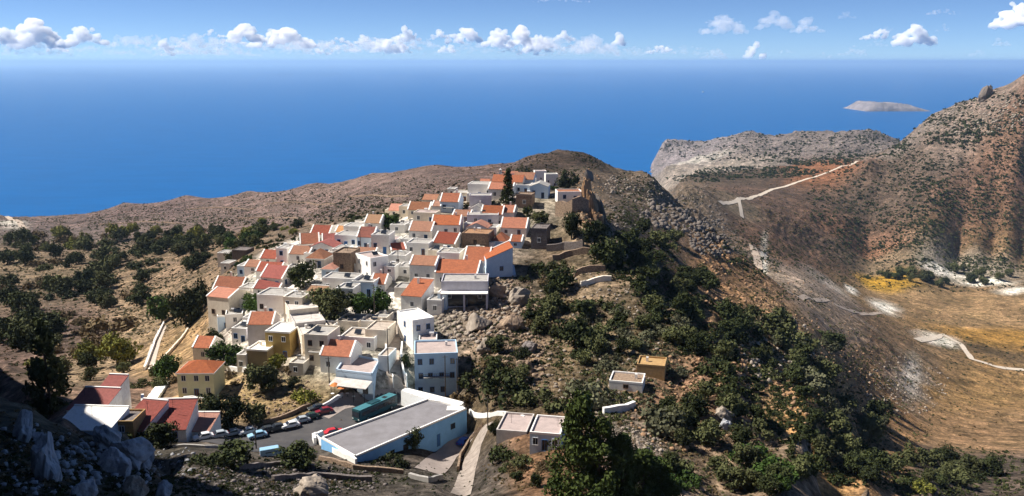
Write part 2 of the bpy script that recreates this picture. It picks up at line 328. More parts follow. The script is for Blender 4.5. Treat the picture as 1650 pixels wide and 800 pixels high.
# ---------------------------------------------------------------- haze
def haze():
    m = bpy.data.materials.new('haze_air'); m.use_nodes = True; n = m.node_tree
    n.nodes.remove(n.nodes['Principled BSDF']); v = n.nodes.new('ShaderNodeVolumePrincipled')
    v.inputs['Color'].default_value = (.47, .70, .94, 1); v.inputs['Density'].default_value = 3.0e-5; v.inputs['Anisotropy'].default_value = 0.2
    n.links.new(v.outputs[0], n.nodes['Material Output'].inputs['Volume'])
    S = 241000; zb, zt = -42.0, 540.0; y0 = -3500
    V = [(x, y, z) for z in (zb, zt) for y in (y0, S) for x in (-S, S)]
    me = mesh_np('haze', V, [(0, 2, 3, 1), (4, 5, 7, 6), (0, 1, 5, 4), (2, 6, 7, 3), (0, 4, 6, 2), (1, 3, 7, 5)], [m])
    tag(link('haze', me), kind='stuff')
haze()
# ---------------------------------------------------------------- palette
M = {}
M['white'] = mat('white_plaster', (.82, .79, .74), .8, (.60, .55, .48), 1.3, detail=8, contrast=(.48, .78))
M['bright'] = mat('fresh_whitewash', (.88, .86, .82), .75, (.66, .62, .55), 1.1, detail=8, contrast=(.52, .82))
M['cream'] = mat('cream_plaster', (.80, .72, .60), .85, (.62, .54, .43), .8, contrast=(.4, .8))
M['grey'] = mat('weathered_plaster', (.62, .58, .54), .9, (.46, .42, .39), .8)
M['shade_lav'] = mat('lilac_shade_plaster', (.56, .54, .60), .85, (.46, .44, .48), .7)  # lavender tone of walls in shade, put into the plaster colour
M['blue'] = mat('pale_blue_plaster', (.58, .70, .82), .8, (.50, .62, .75), .7)
M['skyblue'] = mat('sky_blue_plaster', (.50, .69, .86), .8, (.42, .60, .78), .7)
M['deepblue'] = mat('blue_painted_wall', (.24, .52, .85), .8, (.20, .45, .76), .7)
M['ochre'] = mat('ochre_plaster', (.50, .36, .13), .85, (.42, .29, .11), .6)
M['orange_wall'] = mat('orange_plaster', (.46, .30, .13), .9, (.34, .21, .10), 1.4)
M['khaki'] = mat('khaki_plaster', (.34, .27, .16), .9, (.28, .22, .13), .6)
M['yellow'] = mat('pale_yellow_plaster', (.80, .80, .52), .8, (.70, .70, .45), .7)
M['stone'] = mat('rubble_stone', (.36, .26, .18), .95, (.17, .12, .09), 2.2, bump=.12, bscale=3.0)
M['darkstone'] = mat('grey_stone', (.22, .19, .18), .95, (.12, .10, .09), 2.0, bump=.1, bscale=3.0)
M['concrete'] = mat('concrete', (.42, .40, .37), .9, (.30, .28, .26), .7)
M['roofgrey'] = mat('grey_roof_screed', (.25, .24, .255), .9, (.165, .155, .16), .35, detail=9, contrast=(.3, .75))
M['terrace'] = mat('pink_terrace_screed', (.46, .37, .34), .9, (.36, .29, .27), .8)
M['path'] = mat('pale_paving', (.50, .43, .36), .9, (.36, .30, .25), .8)
M['lane'] = mat('worn_concrete_lane', (.34, .29, .25), .9, (.20, .165, .14), .8, detail=8)
M['asphalt'] = mat('asphalt', (.060, .058, .062), .85, (.085, .08, .08), .35)
M['plaza'] = mat('plaza_concrete', (.36, .30, .27), .9, (.28, .235, .21), .4)
M['window'] = mat('dark_glass', (.02, .025, .035), .15, spec=.5)
M['frame'] = mat('white_frame', (.75, .75, .75), .5)
M['blueframe'] = mat('blue_shutter', (.05, .16, .38), .5)
M['brown'] = mat('brown_door', (.13, .07, .04), .6)
M['wood'] = mat('weathered_pole_wood', (.09, .07, .06), .9)
M['metal'] = mat('dark_metal', (.06, .06, .065), .4, metal=.6)
def roofmat(name, a, b, c=None):
    m = mat(name, a, .85, b, 1.4, contrast=(.35, .7)); n = m.node_tree; bs = n.nodes['Principled BSDF']
    tc = n.nodes.new('ShaderNodeTexCoord'); wv = n.nodes.new('ShaderNodeTexWave'); wv.bands_direction = 'X'; wv.inputs['Scale'].default_value = 1.35; wv.inputs['Distortion'].default_value = .5
    wv.inputs['Detail'].default_value = 1; n.links.new(tc.outputs['Object'], wv.inputs['Vector'])
    src = bs.inputs['Base Color'].links[0].from_socket; oi = n.nodes.new('ShaderNodeObjectInfo'); hs = n.nodes.new('ShaderNodeHueSaturation')
    for out_lo, out_hi, sock in ((.78, 1.22, 'Value'), (.90, 1.10, 'Saturation')):
        mr = n.nodes.new('ShaderNodeMapRange'); mr.inputs[3].default_value = out_lo; mr.inputs[4].default_value = out_hi
        if sock == 'Saturation': mm = n.nodes.new('ShaderNodeMath'); mm.operation = 'FRACT'; m2 = n.nodes.new('ShaderNodeMath'); m2.operation = 'MULTIPLY'; m2.inputs[1].default_value = 7.3; n.links.new(oi.outputs['Random'], m2.inputs[0]); n.links.new(m2.outputs[0], mm.inputs[0]); n.links.new(mm.outputs[0], mr.inputs[0])
        else: n.links.new(oi.outputs['Random'], mr.inputs[0])
        n.links.new(mr.outputs[0], hs.inputs[sock])
    n.links.new(src, hs.inputs['Color']); n.links.new(hs.outputs[0], bs.inputs['Base Color'])
    bp = n.nodes.new('ShaderNodeBump'); bp.inputs['Distance'].default_value = .12; bp.inputs['Strength'].default_value = 1
    n.links.new(wv.outputs['Fac'], bp.inputs['Height']); n.links.new(bp.outputs[0], bs.inputs['Normal']); return m
M['orange'] = roofmat('orange_tiles', (.47, .165, .085), (.31, .11, .062))
M['redtile'] = roofmat('red_tiles', (.38, .115, .075), (.26, .08, .058))
M['oldtile'] = roofmat('old_brown_tiles', (.42, .20, .12), (.29, .14, .09))
M['maroon'] = roofmat('maroon_tiles', (.38, .105, .085), (.27, .08, .065))
M['tantile'] = roofmat('tan_tiles', (.55, .30, .15), (.42, .22, .12))
M['pinktile'] = roofmat('faded_pink_tiles', (.58, .27, .19), (.46, .21, .15))

# ---------------------------------------------------------------- small mesh builder
class MB:
    def __init__(s): s.v = []; s.f = []
    def quadprism(s, b, t):      # b, t: equal length rings of points
        n = len(b); o = len(s.v); s.v += [tuple(p) for p in b] + [tuple(p) for p in t]
        s.f.append(tuple(o + i for i in reversed(range(n)))); s.f.append(tuple(o + n + i for i in range(n)))
        for i in range(n):
            j = (i + 1) % n; s.f.append((o + i, o + j, o + n + j, o + n + i))
        return s
    def box(s, x0, x1, y0, y1, z0, z1):
        return s.quadprism([(x0, y0, z0), (x1, y0, z0), (x1, y1, z0), (x0, y1, z0)], [(x0, y0, z1), (x1, y0, z1), (x1, y1, z1), (x0, y1, z1)])
    def poly(s, pts):
        o = len(s.v); s.v += [tuple(p) for p in pts]; s.f.append(tuple(range(o, o + len(pts)))); return s
    def bar(s, a, b, r, r2=None, n=6):
        a = Vector(a); b = Vector(b); d = (b - a).normalized(); r2 = r if r2 is None else r2
        e = d.orthogonal().normalized(); g = d.cross(e)
        ring = lambda c, q: [c + (e * math.cos(k * 2 * math.pi / n) + g * math.sin(k * 2 * math.pi / n)) * q for k in range(n)]
        return s.quadprism(ring(a, r), ring(b, r2))
    def build(s, name, m, parent=None, bevel=0):
        me = bpy.data.meshes.new(name); me.from_pydata(s.v, [], s.f); me.update(); me.materials.append(M[m] if isinstance(m, str) else m)
        if bevel:
            bm = bmesh.new(); bm.from_mesh(me); bmesh.ops.bevel(bm, geom=bm.edges[:], offset=bevel, segments=2, affect='EDGES', clamp_overlap=True); bm.to_mesh(me); bm.free()
        return link(name, me, parent)
def thing(name, label, cat, loc, yaw=0, group=None):
    o = bpy.data.objects.new(name, None); COL.objects.link(o); o.location = loc; o.rotation_euler = (0, 0, yaw)
    return tag(o, label, cat, group)

# ---------------------------------------------------------------- houses
FOOT = []          # footprints, so that plants keep out
def house(px, pb, wpx, hpx, dep, yawd, roof, rise, wall, roofm, wins, label, trim='frame', extra='', D=0, name='house', cat='house', group='houses of the hilltop village'):
    if yawd == 0 and wall not in ('shade_lav', 'yellow') and not D: yawd = -11 - (px * 7) % 7
    X, Y, Z = hit(px, pb)
    if D: Y = D; X = us(px, pb)[0] * Y; Z = ZC - us(px, pb)[1] * Y
    dist = math.hypot(Y, ZC - Z); k = dist / F
    w = wpx * k * 1.10; h = hpx * k * 1.03; dep = dep + 1.2; yaw = R(yawd); c, s = math.cos(yaw), math.sin(yaw)
    if yawd >= 20: ox = w / 2        # anchored at its near left corner
    elif yawd <= -20: ox = -w / 2    # anchored at its near right corner
    else: ox = 0
    cx, cyy = X + c * ox, Y + s * ox
    t = thing(name, label, cat, (cx, cyy, Z), yaw, group)
    # local: x across, y from 0 (front) to dep (back)
    FOOT.append((cx - s * dep / 2, cyy + c * dep / 2, max(w, dep) * .62))
    x0, x1 = -w / 2, w / 2; lo = -5.0; det = k < .235
    b = MB(); ov = .18
    hb = [h, h, h, h]            # front-left, front-right, back-right, back-left wall tops
    if roof == 'shb': hb = [h, h, h + rise, h + rise]
    if roof == 'shr': hb = [h, h + rise, h + rise, h]
    if roof == 'shl': hb = [h + rise, h, h, h + rise]
    P = [(x0, 0), (x1, 0), (x1, dep), (x0, dep)]
    if roof == 'gx':
        for xx in (x0, x1): pass
        b.quadprism([(x0, 0, lo), (x0, dep, lo), (x0, dep, h), (x0, dep / 2, h + rise), (x0, 0, h)], [(x1, 0, lo), (x1, dep, lo), (x1, dep, h), (x1, dep / 2, h + rise), (x1, 0, h)])
    elif roof == 'gy':
        b.quadprism([(x0, 0, lo), (x0, 0, h), (0, 0, h + rise), (x1, 0, h), (x1, 0, lo)], [(x0, dep, lo), (x0, dep, h), (0, dep, h + rise), (x1, dep, h), (x1, dep, lo)])
    else:
        b.quadprism([(p[0], p[1], lo) for p in P], [(p[0], p[1], q) for p, q in zip(P, hb)])
    b.build('walls', wall, t)
    r = MB(); th = .16
    def slab(pts):
        r.quadprism([(a, b_, z + .02) for a, b_, z in pts], [(a, b_, z + th) for a, b_, z in pts])
    if roof == 'gx':
        g = rise / (dep / 2)
        slab([(x0 - .05, -ov, h - g * ov), (x1 + .05, -ov, h - g * ov), (x1 + .05, dep / 2, h + rise), (x0 - .05, dep / 2, h + rise)])
        slab([(x0 - .05, dep / 2, h + rise), (x1 + .05, dep / 2, h + rise), (x1 + .05, dep + ov, h - g * ov), (x0 - .05, dep + ov, h - g * ov)])
        if det:
            for xx in (x0, x1):
                cp = MB(); A_, B2, C2 = (-ov, h - g * ov), (dep / 2, h + rise), (dep + ov, h - g * ov)
                cp.v = [(xx + q, yy_, zz_ + dz) for q in (-.22, .22) for (yy_, zz_) in (A_, B2, C2) for dz in (-.1, .3)]
                cp.f = [(0, 1, 3, 2), (2, 3, 5, 4), (6, 8, 9, 7), (8, 10, 11, 9), (1, 7, 9, 3), (3, 9, 11, 5), (0, 2, 8, 6), (2, 4, 10, 8), (0, 6, 7, 1), (4, 5, 11, 10)]
                cp.build('coping', 'bright', t)
    elif roof == 'gy':
        g = rise / (w / 2)
        slab([(x0 - ov, -.05, h - g * ov), (0, -.05, h + rise), (0, dep + .05, h + rise), (x0 - ov, dep + .05, h - g * ov)])
        slab([(0, -.05, h + rise), (x1 + ov, -.05, h - g * ov), (x1 + ov, dep + .05, h - g * ov), (0, dep + .05, h + rise)])
    elif roof == 'hip':
        q = min(w, dep) / 2 * .85; z1 = h + rise
        if w >= dep: A, B_ = (x0 + q, dep / 2, z1), (x1 - q, dep / 2, z1)
        else: A, B_ = (-.05, q, z1), (.05, dep - q, z1)
        c0 = [(x0 - .25, -.25, h), (x1 + .25, -.25, h), (x1 + .25, dep + .25, h), (x0 - .25, dep + .25, h)]
        r.poly([c0[0], c0[1], B_ if w >= dep else A, A] if w >= dep else [c0[0], c0[1], A]); r.poly([c0[1], c0[2], B_] if w >= dep else [c0[1], c0[2], B_, A])
        r.poly([c0[2], c0[3], A, B_] if w >= dep else [c0[2], c0[3], B_]); r.poly([c0[3], c0[0], A] if w >= dep else [c0[3], c0[0], A, B_]); r.poly(c0[::-1])
        MB().box(x0 - .3, x1 + .3, -.3, dep + .3, h - .3, h - .003).build('cornice', 'bright', t)
    elif roof[:2] == 'sh':
        slab([(a + (-.05 if i in (0, 3) else .05), b_ + (-ov if i < 2 else ov), q) for i, ((a, b_), q) in enumerate(zip(P, hb))])
        for (i, j) in ((0, 3), (1, 2)) + (((0, 1),) if 'rim' in extra else ()) + (((3, 2),)):
            cp = MB(); a, b_ = P[i], P[j]; za, zb = hb[i], hb[j]; e = .2
            if i == 0 and j == 3 or i == 1: cp.quadprism([(a[0] - e, a[1] - .2, za - .1), (a[0] + e, a[1] - .2, za - .1), (b_[0] + e, b_[1] + .2, zb - .1), (b_[0] - e, b_[1] + .2, zb - .1)], [(a[0] - e, a[1] - .2, za + .35), (a[0] + e, a[1] - .2, za + .35), (b_[0] + e, b_[1] + .2, zb + .35), (b_[0] - e, b_[1] + .2, zb + .35)])
            else: cp.quadprism([(a[0], a[1] - e, za - .1), (b_[0], b_[1] - e, zb - .1), (b_[0], b_[1] + e, zb - .1), (a[0], a[1] + e, za - .1)], [(a[0], a[1] - e, za + .34), (b_[0], b_[1] - e, zb + .34), (b_[0], b_[1] + e, zb + .34), (a[0], a[1] + e, za + .34)])
        cp.build('coping', 'bright', t)
    else:   # flat with parapet
        r.box(x0 + .25, x1 - .25, .25, dep - .25, h, h + .06)
        pr = MB(); ph = .45 if k < .2 else .3
        pr.box(x0 - .02, x1 + .02, -.02, .23, h + .002, h + ph); pr.box(x0 - .02, x1 + .02, dep - .23, dep + .02, h + .002, h + ph)
        pr.box(x0 - .018, x0 + .23, .232, dep - .232, h + .002, h + ph - .004); pr.box(x1 - .23, x1 + .018, .232, dep - .232, h + .002, h + ph - .004)
        pr.build('parapet', 'bright' if wall in ('white', 'blue', 'bright', 'ochre', 'khaki') else wall, t)
    ro = r.build('roof', roofm, t)
    # chimneys and rooftop clutter make each roof its own
    rr = random.Random(int(px * 7 + pb))
    if 'ch' in extra or rr.random() < .3 and det:
        xx = x0 + w * rr.uniform(.2, .8); yy = dep * rr.uniform(.5, .8)
        MB().box(xx - .28, xx + .28, yy - .28, yy + .28, h - .3, h + (rise if roof not in ('flat',) else 0) + 1.1).build('chimney', 'white', ro)
    if roof == 'flat' and det and rr.random() < .45 and 'no' not in extra:
        yy = dep * .6; xx = x0 + w * rr.uniform(.25, .75); tk = MB().bar((xx - .6, yy, h + 1.0), (xx + .6, yy, h + 1.0), .28, n=10)
        tk.bar((xx - .4, yy, h), (xx - .4, yy, h + .9), .05, n=4).bar((xx + .4, yy, h), (xx + .4, yy, h + .9), .05, n=4); tk.build('water_tank', 'metal' if rr.random() < .4 else 'frame', t)
    if k < .2 and rr.random() < .5 and 'no' not in extra:
        ax = x0 + w * rr.uniform(.15, .85); ay = dep * .5; az = h + (rise if roof != 'flat' else .1); an = MB().bar((ax, ay, az - .3), (ax, ay, az + 1.8), .035, n=4)
        for q in (1.2, 1.45, 1.7): an.bar((ax - .45, ay, az + q), (ax + .45, ay, az + q), .02, n=4)
        an.build('antenna', 'metal', ro)
    if roof == 'flat' and k < .2 and w > 4 and rr.random() < .35 and 'no' not in extra:
        sx = x0 + w * rr.uniform(.3, .7); sy = dep * .45; MB().quadprism([(sx - .9, sy - .7, h + .3), (sx + .9, sy - .7, h + .3), (sx + .9, sy + .5, h + 1.2), (sx - .9, sy + .5, h + 1.2)], [(sx - .9, sy - .76, h + .38), (sx + .9, sy - .76, h + .38), (sx + .9, sy + .44, h + 1.28), (sx - .9, sy + .44, h + 1.28)]).build('solar_panel', 'window', ro)
    # openings
    def opening(x, z, ww, hh, kind, side='f'):
        def place(m_):
            if side == 'l': m_.v = [(x0 - (-b_[1]) * 1.0 if False else x0 + b_[1], (dep / 2 - b_[0]), b_[2]) for b_ in m_.v]
            if side == 'r': m_.v = [(x1 - b_[1], (dep / 2 + b_[0]), b_[2]) for b_ in m_.v]
            return m_
        fr = MB(); e = .1
        fr.box(x - ww / 2 - e, x - ww / 2, -.07, .03, z, z + hh); fr.box(x + ww / 2, x + ww / 2 + e, -.07, .03, z, z + hh)
        fr.box(x - ww / 2 - e, x + ww / 2 + e, -.08, .03, z + hh, z + hh + e); fr.box(x - ww / 2 - e, x + ww / 2 + e, -.12, .03, z - e, z)
        if det: fr.box(x - .03, x + .03, -.06, .0, z, z + hh)
        o = place(fr).build('door' if kind == 'd' else 'window', trim if kind != 'd' else 'blueframe', t)
        place(MB().box(x - ww / 2, x + ww / 2, -.02, .02, z, z + hh)).build('panel' if kind == 'd' else 'pane', 'window' if kind != 'd' or rr.random() < .4 else ('blueframe' if trim == 'blueframe' else 'brown'), o)
    if wins:
        nc, nr = wins[:2]; fh = h / nr
        for q in range(nr):
            for i in range(nc):
                xx = x0 + w * (i + .5) / nc + rr.uniform(-.08, .08) * w / nc
                if nc * nr >= 3 and rr.random() < .16: continue
                door = q == 0 and i == (nc // 2) and nc > 1 and 'nd' not in extra
                if door: opening(xx, .05, .95, min(2.1, fh * .75), 'd')
                else: opening(xx, q * fh + fh * .36, min(.95, w / nc * .45), min(1.3, fh * .42), 'w')
        if len(wins) > 2 and abs(yawd) >= 8:
            sd_ = 'l' if yawd > 0 else 'r'
            for q in range(nr):
                for i in range(wins[2]): opening(-dep / 2 + dep * (i + .5) / wins[2], q * fh + fh * .36, .9, min(1.3, fh * .42), 'w', sd_)
    if 'porch' in extra:      # open loggia: slab on piers in front of the wall, plus a dark panel standing for its shade
        hp = h * .62 if 'low' in extra else h - .4
        MB().box(x0, x1, -3.2, -.01, hp, hp + .3).build('porch_slab', 'white', t)
        pw = MB().box(x0, x0 + .5, -3.2, -2.7, -4, hp - .002); pw.box(x1 - .5, x1, -3.2, -2.7, -4, hp - .002); pw.box(-.25, .25, -3.2, -2.8, -4, hp - .002); pw.build('porch_pillar', wall, t)
        MB().box(x0 + .3, x1 - .3, -.06, -.012, .1, hp - .4).build('porch_shade_panel', 'window', t)
    if 'balc' in extra:
        bz = h * .5
        MB().box(-w * .3, w * .3, -1.1, -.01, bz - .12, bz).build('balcony', 'concrete', t)
        bb = MB().box(-w * .3, w * .3, -1.1, -1.05, bz + .9, bz + .96)
        for i in range(13): xx = -w * .3 + w * .6 * i / 12; bb.box(xx - .02, xx + .02, -1.1, -1.06, bz, bz + .9)
        bb.build('railing', 'metal', t)
    if 'ext' in extra:        # outside stair
        st = MB()
        for i in range(10): st.box(x1 + .02, x1 + 1.1, i * .5, i * .5 + .5, -3, .25 * (i + 1))
        st.build('staircase', wall, t)
    return t
FL = 'flat'
HOUSES = [
# px, base, w, h, depth, yaw, roof, rise, wall, roof material, windows, label, [trim, extra]
(871,297,17,20,6,6,FL,0,'bright','terrace',(1,1),'white cube house with roof terrace, uppermost on the village crest'),
(889,301,18,19,6,6,FL,0,'white','concrete',(2,1),'white flat house stepping down right of the uppermost cube house'),
(843,302,30,12,7,0,'gx',2.2,'white','oldtile',None,'house with brown tiled roof just left of the uppermost cube house'),
(817,308,46,14,7,0,'gx',2.2,'cream','orange',(3,1),'long cream house with wide orange roof below the bell tower'),
(780,306,15,9,5,0,'gx',1.6,'cream','orange',None,'tiny house with orange roof squeezed left of the wide cream house'),
(773,320,36,21,7,0,FL,0,'bright','concrete',(3,1),'tall white house with three square windows in a row near the crest'),
(774,339,32,22,5,0,FL,0,'shade_lav','concrete',None,'blank wall toned lilac-grey for shade under the three-windowed white house','frame','no'),
(806,322,36,16,7,0,'gx',1.9,'white','orange',(2,1),'white house with orange roof behind the dark cypress near the crest'),
(842,313,21,13,6,0,FL,0,'bright','concrete',(2,1),'white house with arched front between crest roofs and blue gable'),
(868,320,27,18,7,-8,'gy',1.3,'blue','concrete',(2,1),'pale blue gabled house with blue doors below the crest','blueframe'),
(844,336,23,20,6,0,FL,0,'stone','stone',(1,1),'ruined stone house without roof below the blue gabled house'),
(918,326,36,15,6,4,FL,0,'bright','oldtile',(2,1),'isolated white house on the brown retaining wall beside the crag','blueframe'),
(724,343,28,17,6,0,'gx',2.6,'blue','orange',(2,1),'narrow pale blue house with orange roof and balcony','blueframe','balc'),
(727,318,11,12,4,0,FL,0,'white','concrete',(1,1),'small white box house behind the narrow pale blue house'),
(743,326,24,14,6,0,FL,0,'cream','concrete',(2,1),'low cream flat-roofed house between blue house and tall white house'),
(692,334,22,11,6,0,'gx',1.6,'cream','oldtile',(1,1),'small cream house with brown roof at the upper left village edge'),
(703,343,13,10,5,0,'gx',1.5,'white','oldtile',None,'tiny house with brown roof tucked left of the narrow blue house'),
(674,350,32,11,6,0,'gx',2.4,'cream','oldtile',(2,1),'cream house with tan roof above the long cream wall'),
(684,360,34,16,5,0,FL,0,'cream','terrace',(2,1),'long low cream house under the tan-roofed house'),
(635,350,17,10,6,0,'gx',2.0,'cream','pinktile',(1,1),'peach house with pale roof at the far left upper edge'),
(651,350,15,16,6,0,FL,0,'cream','concrete',(1,1),'cream flat-roofed house touching the peach house'),
(600,374,24,14,6,0,'gx',2.3,'white','tantile',(1,1),'white house with tan roof alone above the dark tree'),
(767,350,20,12,6,0,'gy',1.4,'bright','concrete',(1,1),'little white chapel with plain pointed gable','blueframe'),
(792,356,32,10,6,0,'gx',2.5,'white','orange',None,'house with bright orange roof right of the white chapel'),
(817,353,20,10,6,0,'gx',2.0,'white','orange',None,'short orange roofed house at the end of the chapel row'),
(743,358,26,10,6,0,'gx',1.4,'cream','oldtile',(2,1),'low house with thin brown roof left of the chapel'),
(778,364,46,16,6,0,FL,0,'shade_lav','concrete',(2,1),'wide lilac-grey flat house below the chapel'),
(718,380,42,17,7,-6,'gx',2.6,'bright','orange',(3,1),'white house with broad orange roof and three openings mid-village'),
(677,389,34,16,7,0,'gx',2.5,'white','oldtile',(2,1),'white house with broad brown roof left of the broad orange one'),
(768,381,33,13,6,0,'gy',1.6,'bright','pinktile',(2,1),'white house with shallow pale gable facing the viewer'),
(827,381,38,13,7,0,'gx',2.8,'white','orange',(2,1),'white house with patched orange roof at the eastern edge'),
(766,402,40,24,7,0,FL,0,'stone','tantile',(1,1),'brown stone house with flat top and one dark window mid-village','brown'),
(733,408,36,14,7,-22,'gx',2.8,'cream','redtile',(2,1,1),'cream house with red roof and pinkish gable beside the stone house'),
(804,398,22,9,5,0,'hip',2.4,'blue','orange',None,'small house with pointed orange hipped roof'),
(831,400,17,10,5,0,'gx',1.6,'blue','orange',(1,1),'small blue walled house right of the hipped roof'),
(767,436,37,16,8,0,'gx',3.2,'cream','orange',(2,1),'left wing with large bright orange roof joined to the blue end wall'),
(805,447,39,29,8,8,'shr',3.4,'blue','orange',(1,1,1),'tall house with slanting orange roof and blue end wall','blueframe','ext'),
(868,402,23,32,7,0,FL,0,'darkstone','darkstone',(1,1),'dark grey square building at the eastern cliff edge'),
(643,412,22,9,6,18,'gx',1.5,'white','redtile',None,'small house with slanting dark red roof mid-village'),
(613,409,27,28,6,-8,FL,0,'white','concrete',(2,1),'grey-white two window flat house left of the small dark red roof','blueframe'),
(673,412,34,18,6,0,FL,0,'bright','concrete',(2,1),'bright white flat house between brown and red roofs'),
(706,420,30,14,6,0,FL,0,'cream','concrete',None,'low cream flat house in front of the bright white flat house'),
(722,430,34,20,6,0,FL,0,'bright','concrete',(2,1),'white flat house directly behind the wide orange roof'),
(681,460,39,32,7,0,'gx',2.0,'white','oldtile',(2,1),'tall plain white house with narrow brown roof in the village centre','frame','nd'),
(735,464,63,23,8,0,'gx',3.0,'white','orange',(3,1),'long house with wide rectangular orange roof in the village centre'),
(749,494,68,38,8,0,FL,0,'shade_lav','concrete',(3,1),'lilac house with dark open loggia above the rocky slope','frame','porch low'),
(515,388,29,10,6,0,'gx',2.6,'white','redtile',None,'topmost red-roofed house of the left-hand cluster'),
(500,406,27,13,6,14,'gx',2.8,'bright','orange',(1,1),'white house with slanting orange roof in the left cluster'),
(519,413,38,14,6,0,'gy',1.6,'bright','maroon',(2,1),'white house with wide low gable in the left cluster'),
(531,400,20,9,5,10,'gx',2.4,'white','maroon',None,'small maroon roofed house right of the wide low gable'),
(567,383,25,17,6,0,FL,0,'bright','concrete',(2,1),'white flat house behind the long white wall of the left cluster'),
(547,383,13,9,5,0,'gx',1.6,'white','tantile',None,'tiny tan-roofed house between two white houses of the left cluster'),
(589,403,25,20,7,-8,'gx',2.6,'blue','redtile',(3,1),'blue and white house with red roof and blue doors behind a pole','blueframe'),
(558,400,35,19,6,0,FL,0,'bright','concrete',(3,1),'long white flat house left of the blue and white house','blueframe'),
(433,428,26,11,6,0,'gx',2.2,'white','redtile',(1,1),'white house with small red roof, upper left of the lower cluster'),
(455,432,17,30,6,0,FL,0,'bright','concrete',(1,2),'slim tall white house with a dark doorway','blueframe','nd'),
(482,424,31,14,6,0,'gx',2.0,'bright','oldtile',(1,1),'white house with narrow brown roof right of the slim tall one'),
(508,432,28,15,6,0,'hip',2.4,'grey','oldtile',(2,1),'grey house with brown hipped roof above the dark tree'),
(586,424,31,9,6,0,'gx',2.4,'white','oldtile',None,'low house with brown roof between stone tower and tall white house'),
(552,446,27,36,7,0,FL,0,'stone','stone',(1,1),'tall round-cornered brown stone building without roof tiles','brown'),
(598,455,30,36,8,38,FL,0,'bright','terrace',(2,2,2),'tall bright white two storey house with shaded right wall'),
(609,470,22,12,5,0,'gx',2.3,'white','orange',(1,1),'small white house with square orange roof above the green trees'),
(407,440,26,10,6,0,'gx',1.6,'bright','oldtile',(1,1),'white house with thin brown roof at the left end of the row'),
(389,448,12,18,5,0,FL,0,'blue','concrete',(1,1),'narrow pale blue house at the left end of the row','blueframe'),
(432,450,37,12,6,0,'gx',2.3,'bright','redtile',None,'white house with dull red roof behind the big maroon roof'),
(455,466,37,16,7,-20,'gx',3.0,'white','maroon',(2,1,2),'white house with large dark red roof and blue doors','blueframe'),
(429,478,40,12,6,0,'gx',1.8,'white','maroon',(2,1),'white house with thin maroon roof in front of the large dark red roof'),
(366,486,44,18,8,-10,'gx',3.4,'cream','orange',None,'long cream house with weathered orange roof by the big trees'),
(371,524,38,42,9,-20,'gx',1.6,'cream','pinktile',(2,1,2),'tall cream house end with single dark window by the big trees','brown','nd'),
(365,424,28,15,6,0,FL,0,'white','concrete',(1,1),'white ruined flat house at the outer left edge of the village'),
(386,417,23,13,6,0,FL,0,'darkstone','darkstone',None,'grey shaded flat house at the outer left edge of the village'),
(363,440,14,14,5,0,FL,0,'bright','concrete',(1,1),'small white cube house at the outer left edge of the village'),
(546,474,50,23,6,0,FL,0,'bright','concrete',(3,1),'wide white flat house above the green courtyard trees'),
(556,493,26,26,5,0,FL,0,'white','concrete',None,'pale square house sunk among the green courtyard trees'),
(585,478,33,22,6,0,FL,0,'blue','concrete',(2,1),'pale blue flat house beside the square orange roof'),
(529,452,20,18,5,0,'hip',1.2,'blue','pinktile',(1,1),'small pale blue house with pinkish roof beside the stone building'),
(501,492,28,12,6,0,'shb',1.6,'cream','tantile',None,'low house with tan sheet roof left of the courtyard trees'),
(438,510,44,32,7,0,FL,0,'bright','concrete',(3,1),'white flat house with small windows above the square orange roof','brown'),
(449,488,21,11,5,0,'gx',1.4,'white','pinktile',None,'small pink-roofed house behind the white flat house'),
(473,516,29,34,6,0,FL,0,'cream','concrete',(2,2),'tall cream flat house beside the stepped beige houses'),
(420,551,36,28,7,0,'gx',2.4,'shade_lav','orange',None,'lilac house with bright rectangular orange roof'),
(449,579,38,42,7,0,FL,0,'ochre','bright',(2,2),'ochre flat-roofed house with bright white roof terrace','frame','no'),
(415,594,32,28,6,0,FL,0,'khaki','bright',None,'khaki house with white parapet left of the ochre house','frame','no'),
(390,600,14,26,5,0,FL,0,'white','concrete',(1,1),'slim white outbuilding beside the khaki house'),
(468,536,42,34,8,22,FL,0,'cream','grey',(2,1,2),'uppermost of the three stepped beige flat houses'),
(477,558,44,34,8,22,FL,0,'grey','grey',(2,1,2),'middle one of the three stepped beige flat houses'),
(488,578,44,36,8,22,FL,0,'cream','grey',(2,1,2),'lowest of the three stepped beige flat houses'),
(511,590,36,48,7,0,FL,0,'cream','concrete',(2,2),'cream two storey house with balcony above the parking','brown','balc'),
(352,538,26,26,6,20,FL,0,'blue','concrete',(1,1,1),'pale blue house with arched window beside the big trees','blueframe'),
(386,554,23,22,6,0,FL,0,'bright','concrete',(2,1),'white house with dark blue openings left of the lilac house','blueframe'),
(326,583,27,22,6,-8,'gx',2.2,'white','orange',(1,1),'small white house with short orange roof above the yellow house'),
(317,641,52,40,7,0,'hip',1.9,'yellow','orange',(3,2),'pale yellow two storey house with orange hipped roof'),
(541,602,46,28,7,0,'gx',2.8,'bright','orange',(2,1),'white house with orange roof next to the flat-roofed cafe','frame','ch'),
(576,566,52,20,7,0,FL,0,'bright','path',(3,1),'white house with broad pale terrace above the cafe'),
(606,560,32,26,7,0,FL,0,'cream','path',(1,1),'cream flat house beside the stepped lane'),
(560,536,34,16,6,0,FL,0,'cream','path',None,'low cream terrace house behind the courtyard trees'),
(663,503,32,25,9,-15,'shb',2.6,'white','orange',(1,1),'white house with steep narrow orange roof rising to the rear'),
(666,566,34,47,9,30,FL,0,'white','bright',(2,2,1),'big white and blue house with brilliant flat roof','blueframe','no'),
(690,574,26,24,5,4,FL,0,'blue','terrace',(2,1),'low pale blue annex between the big house and the bright blue house','blueframe'),
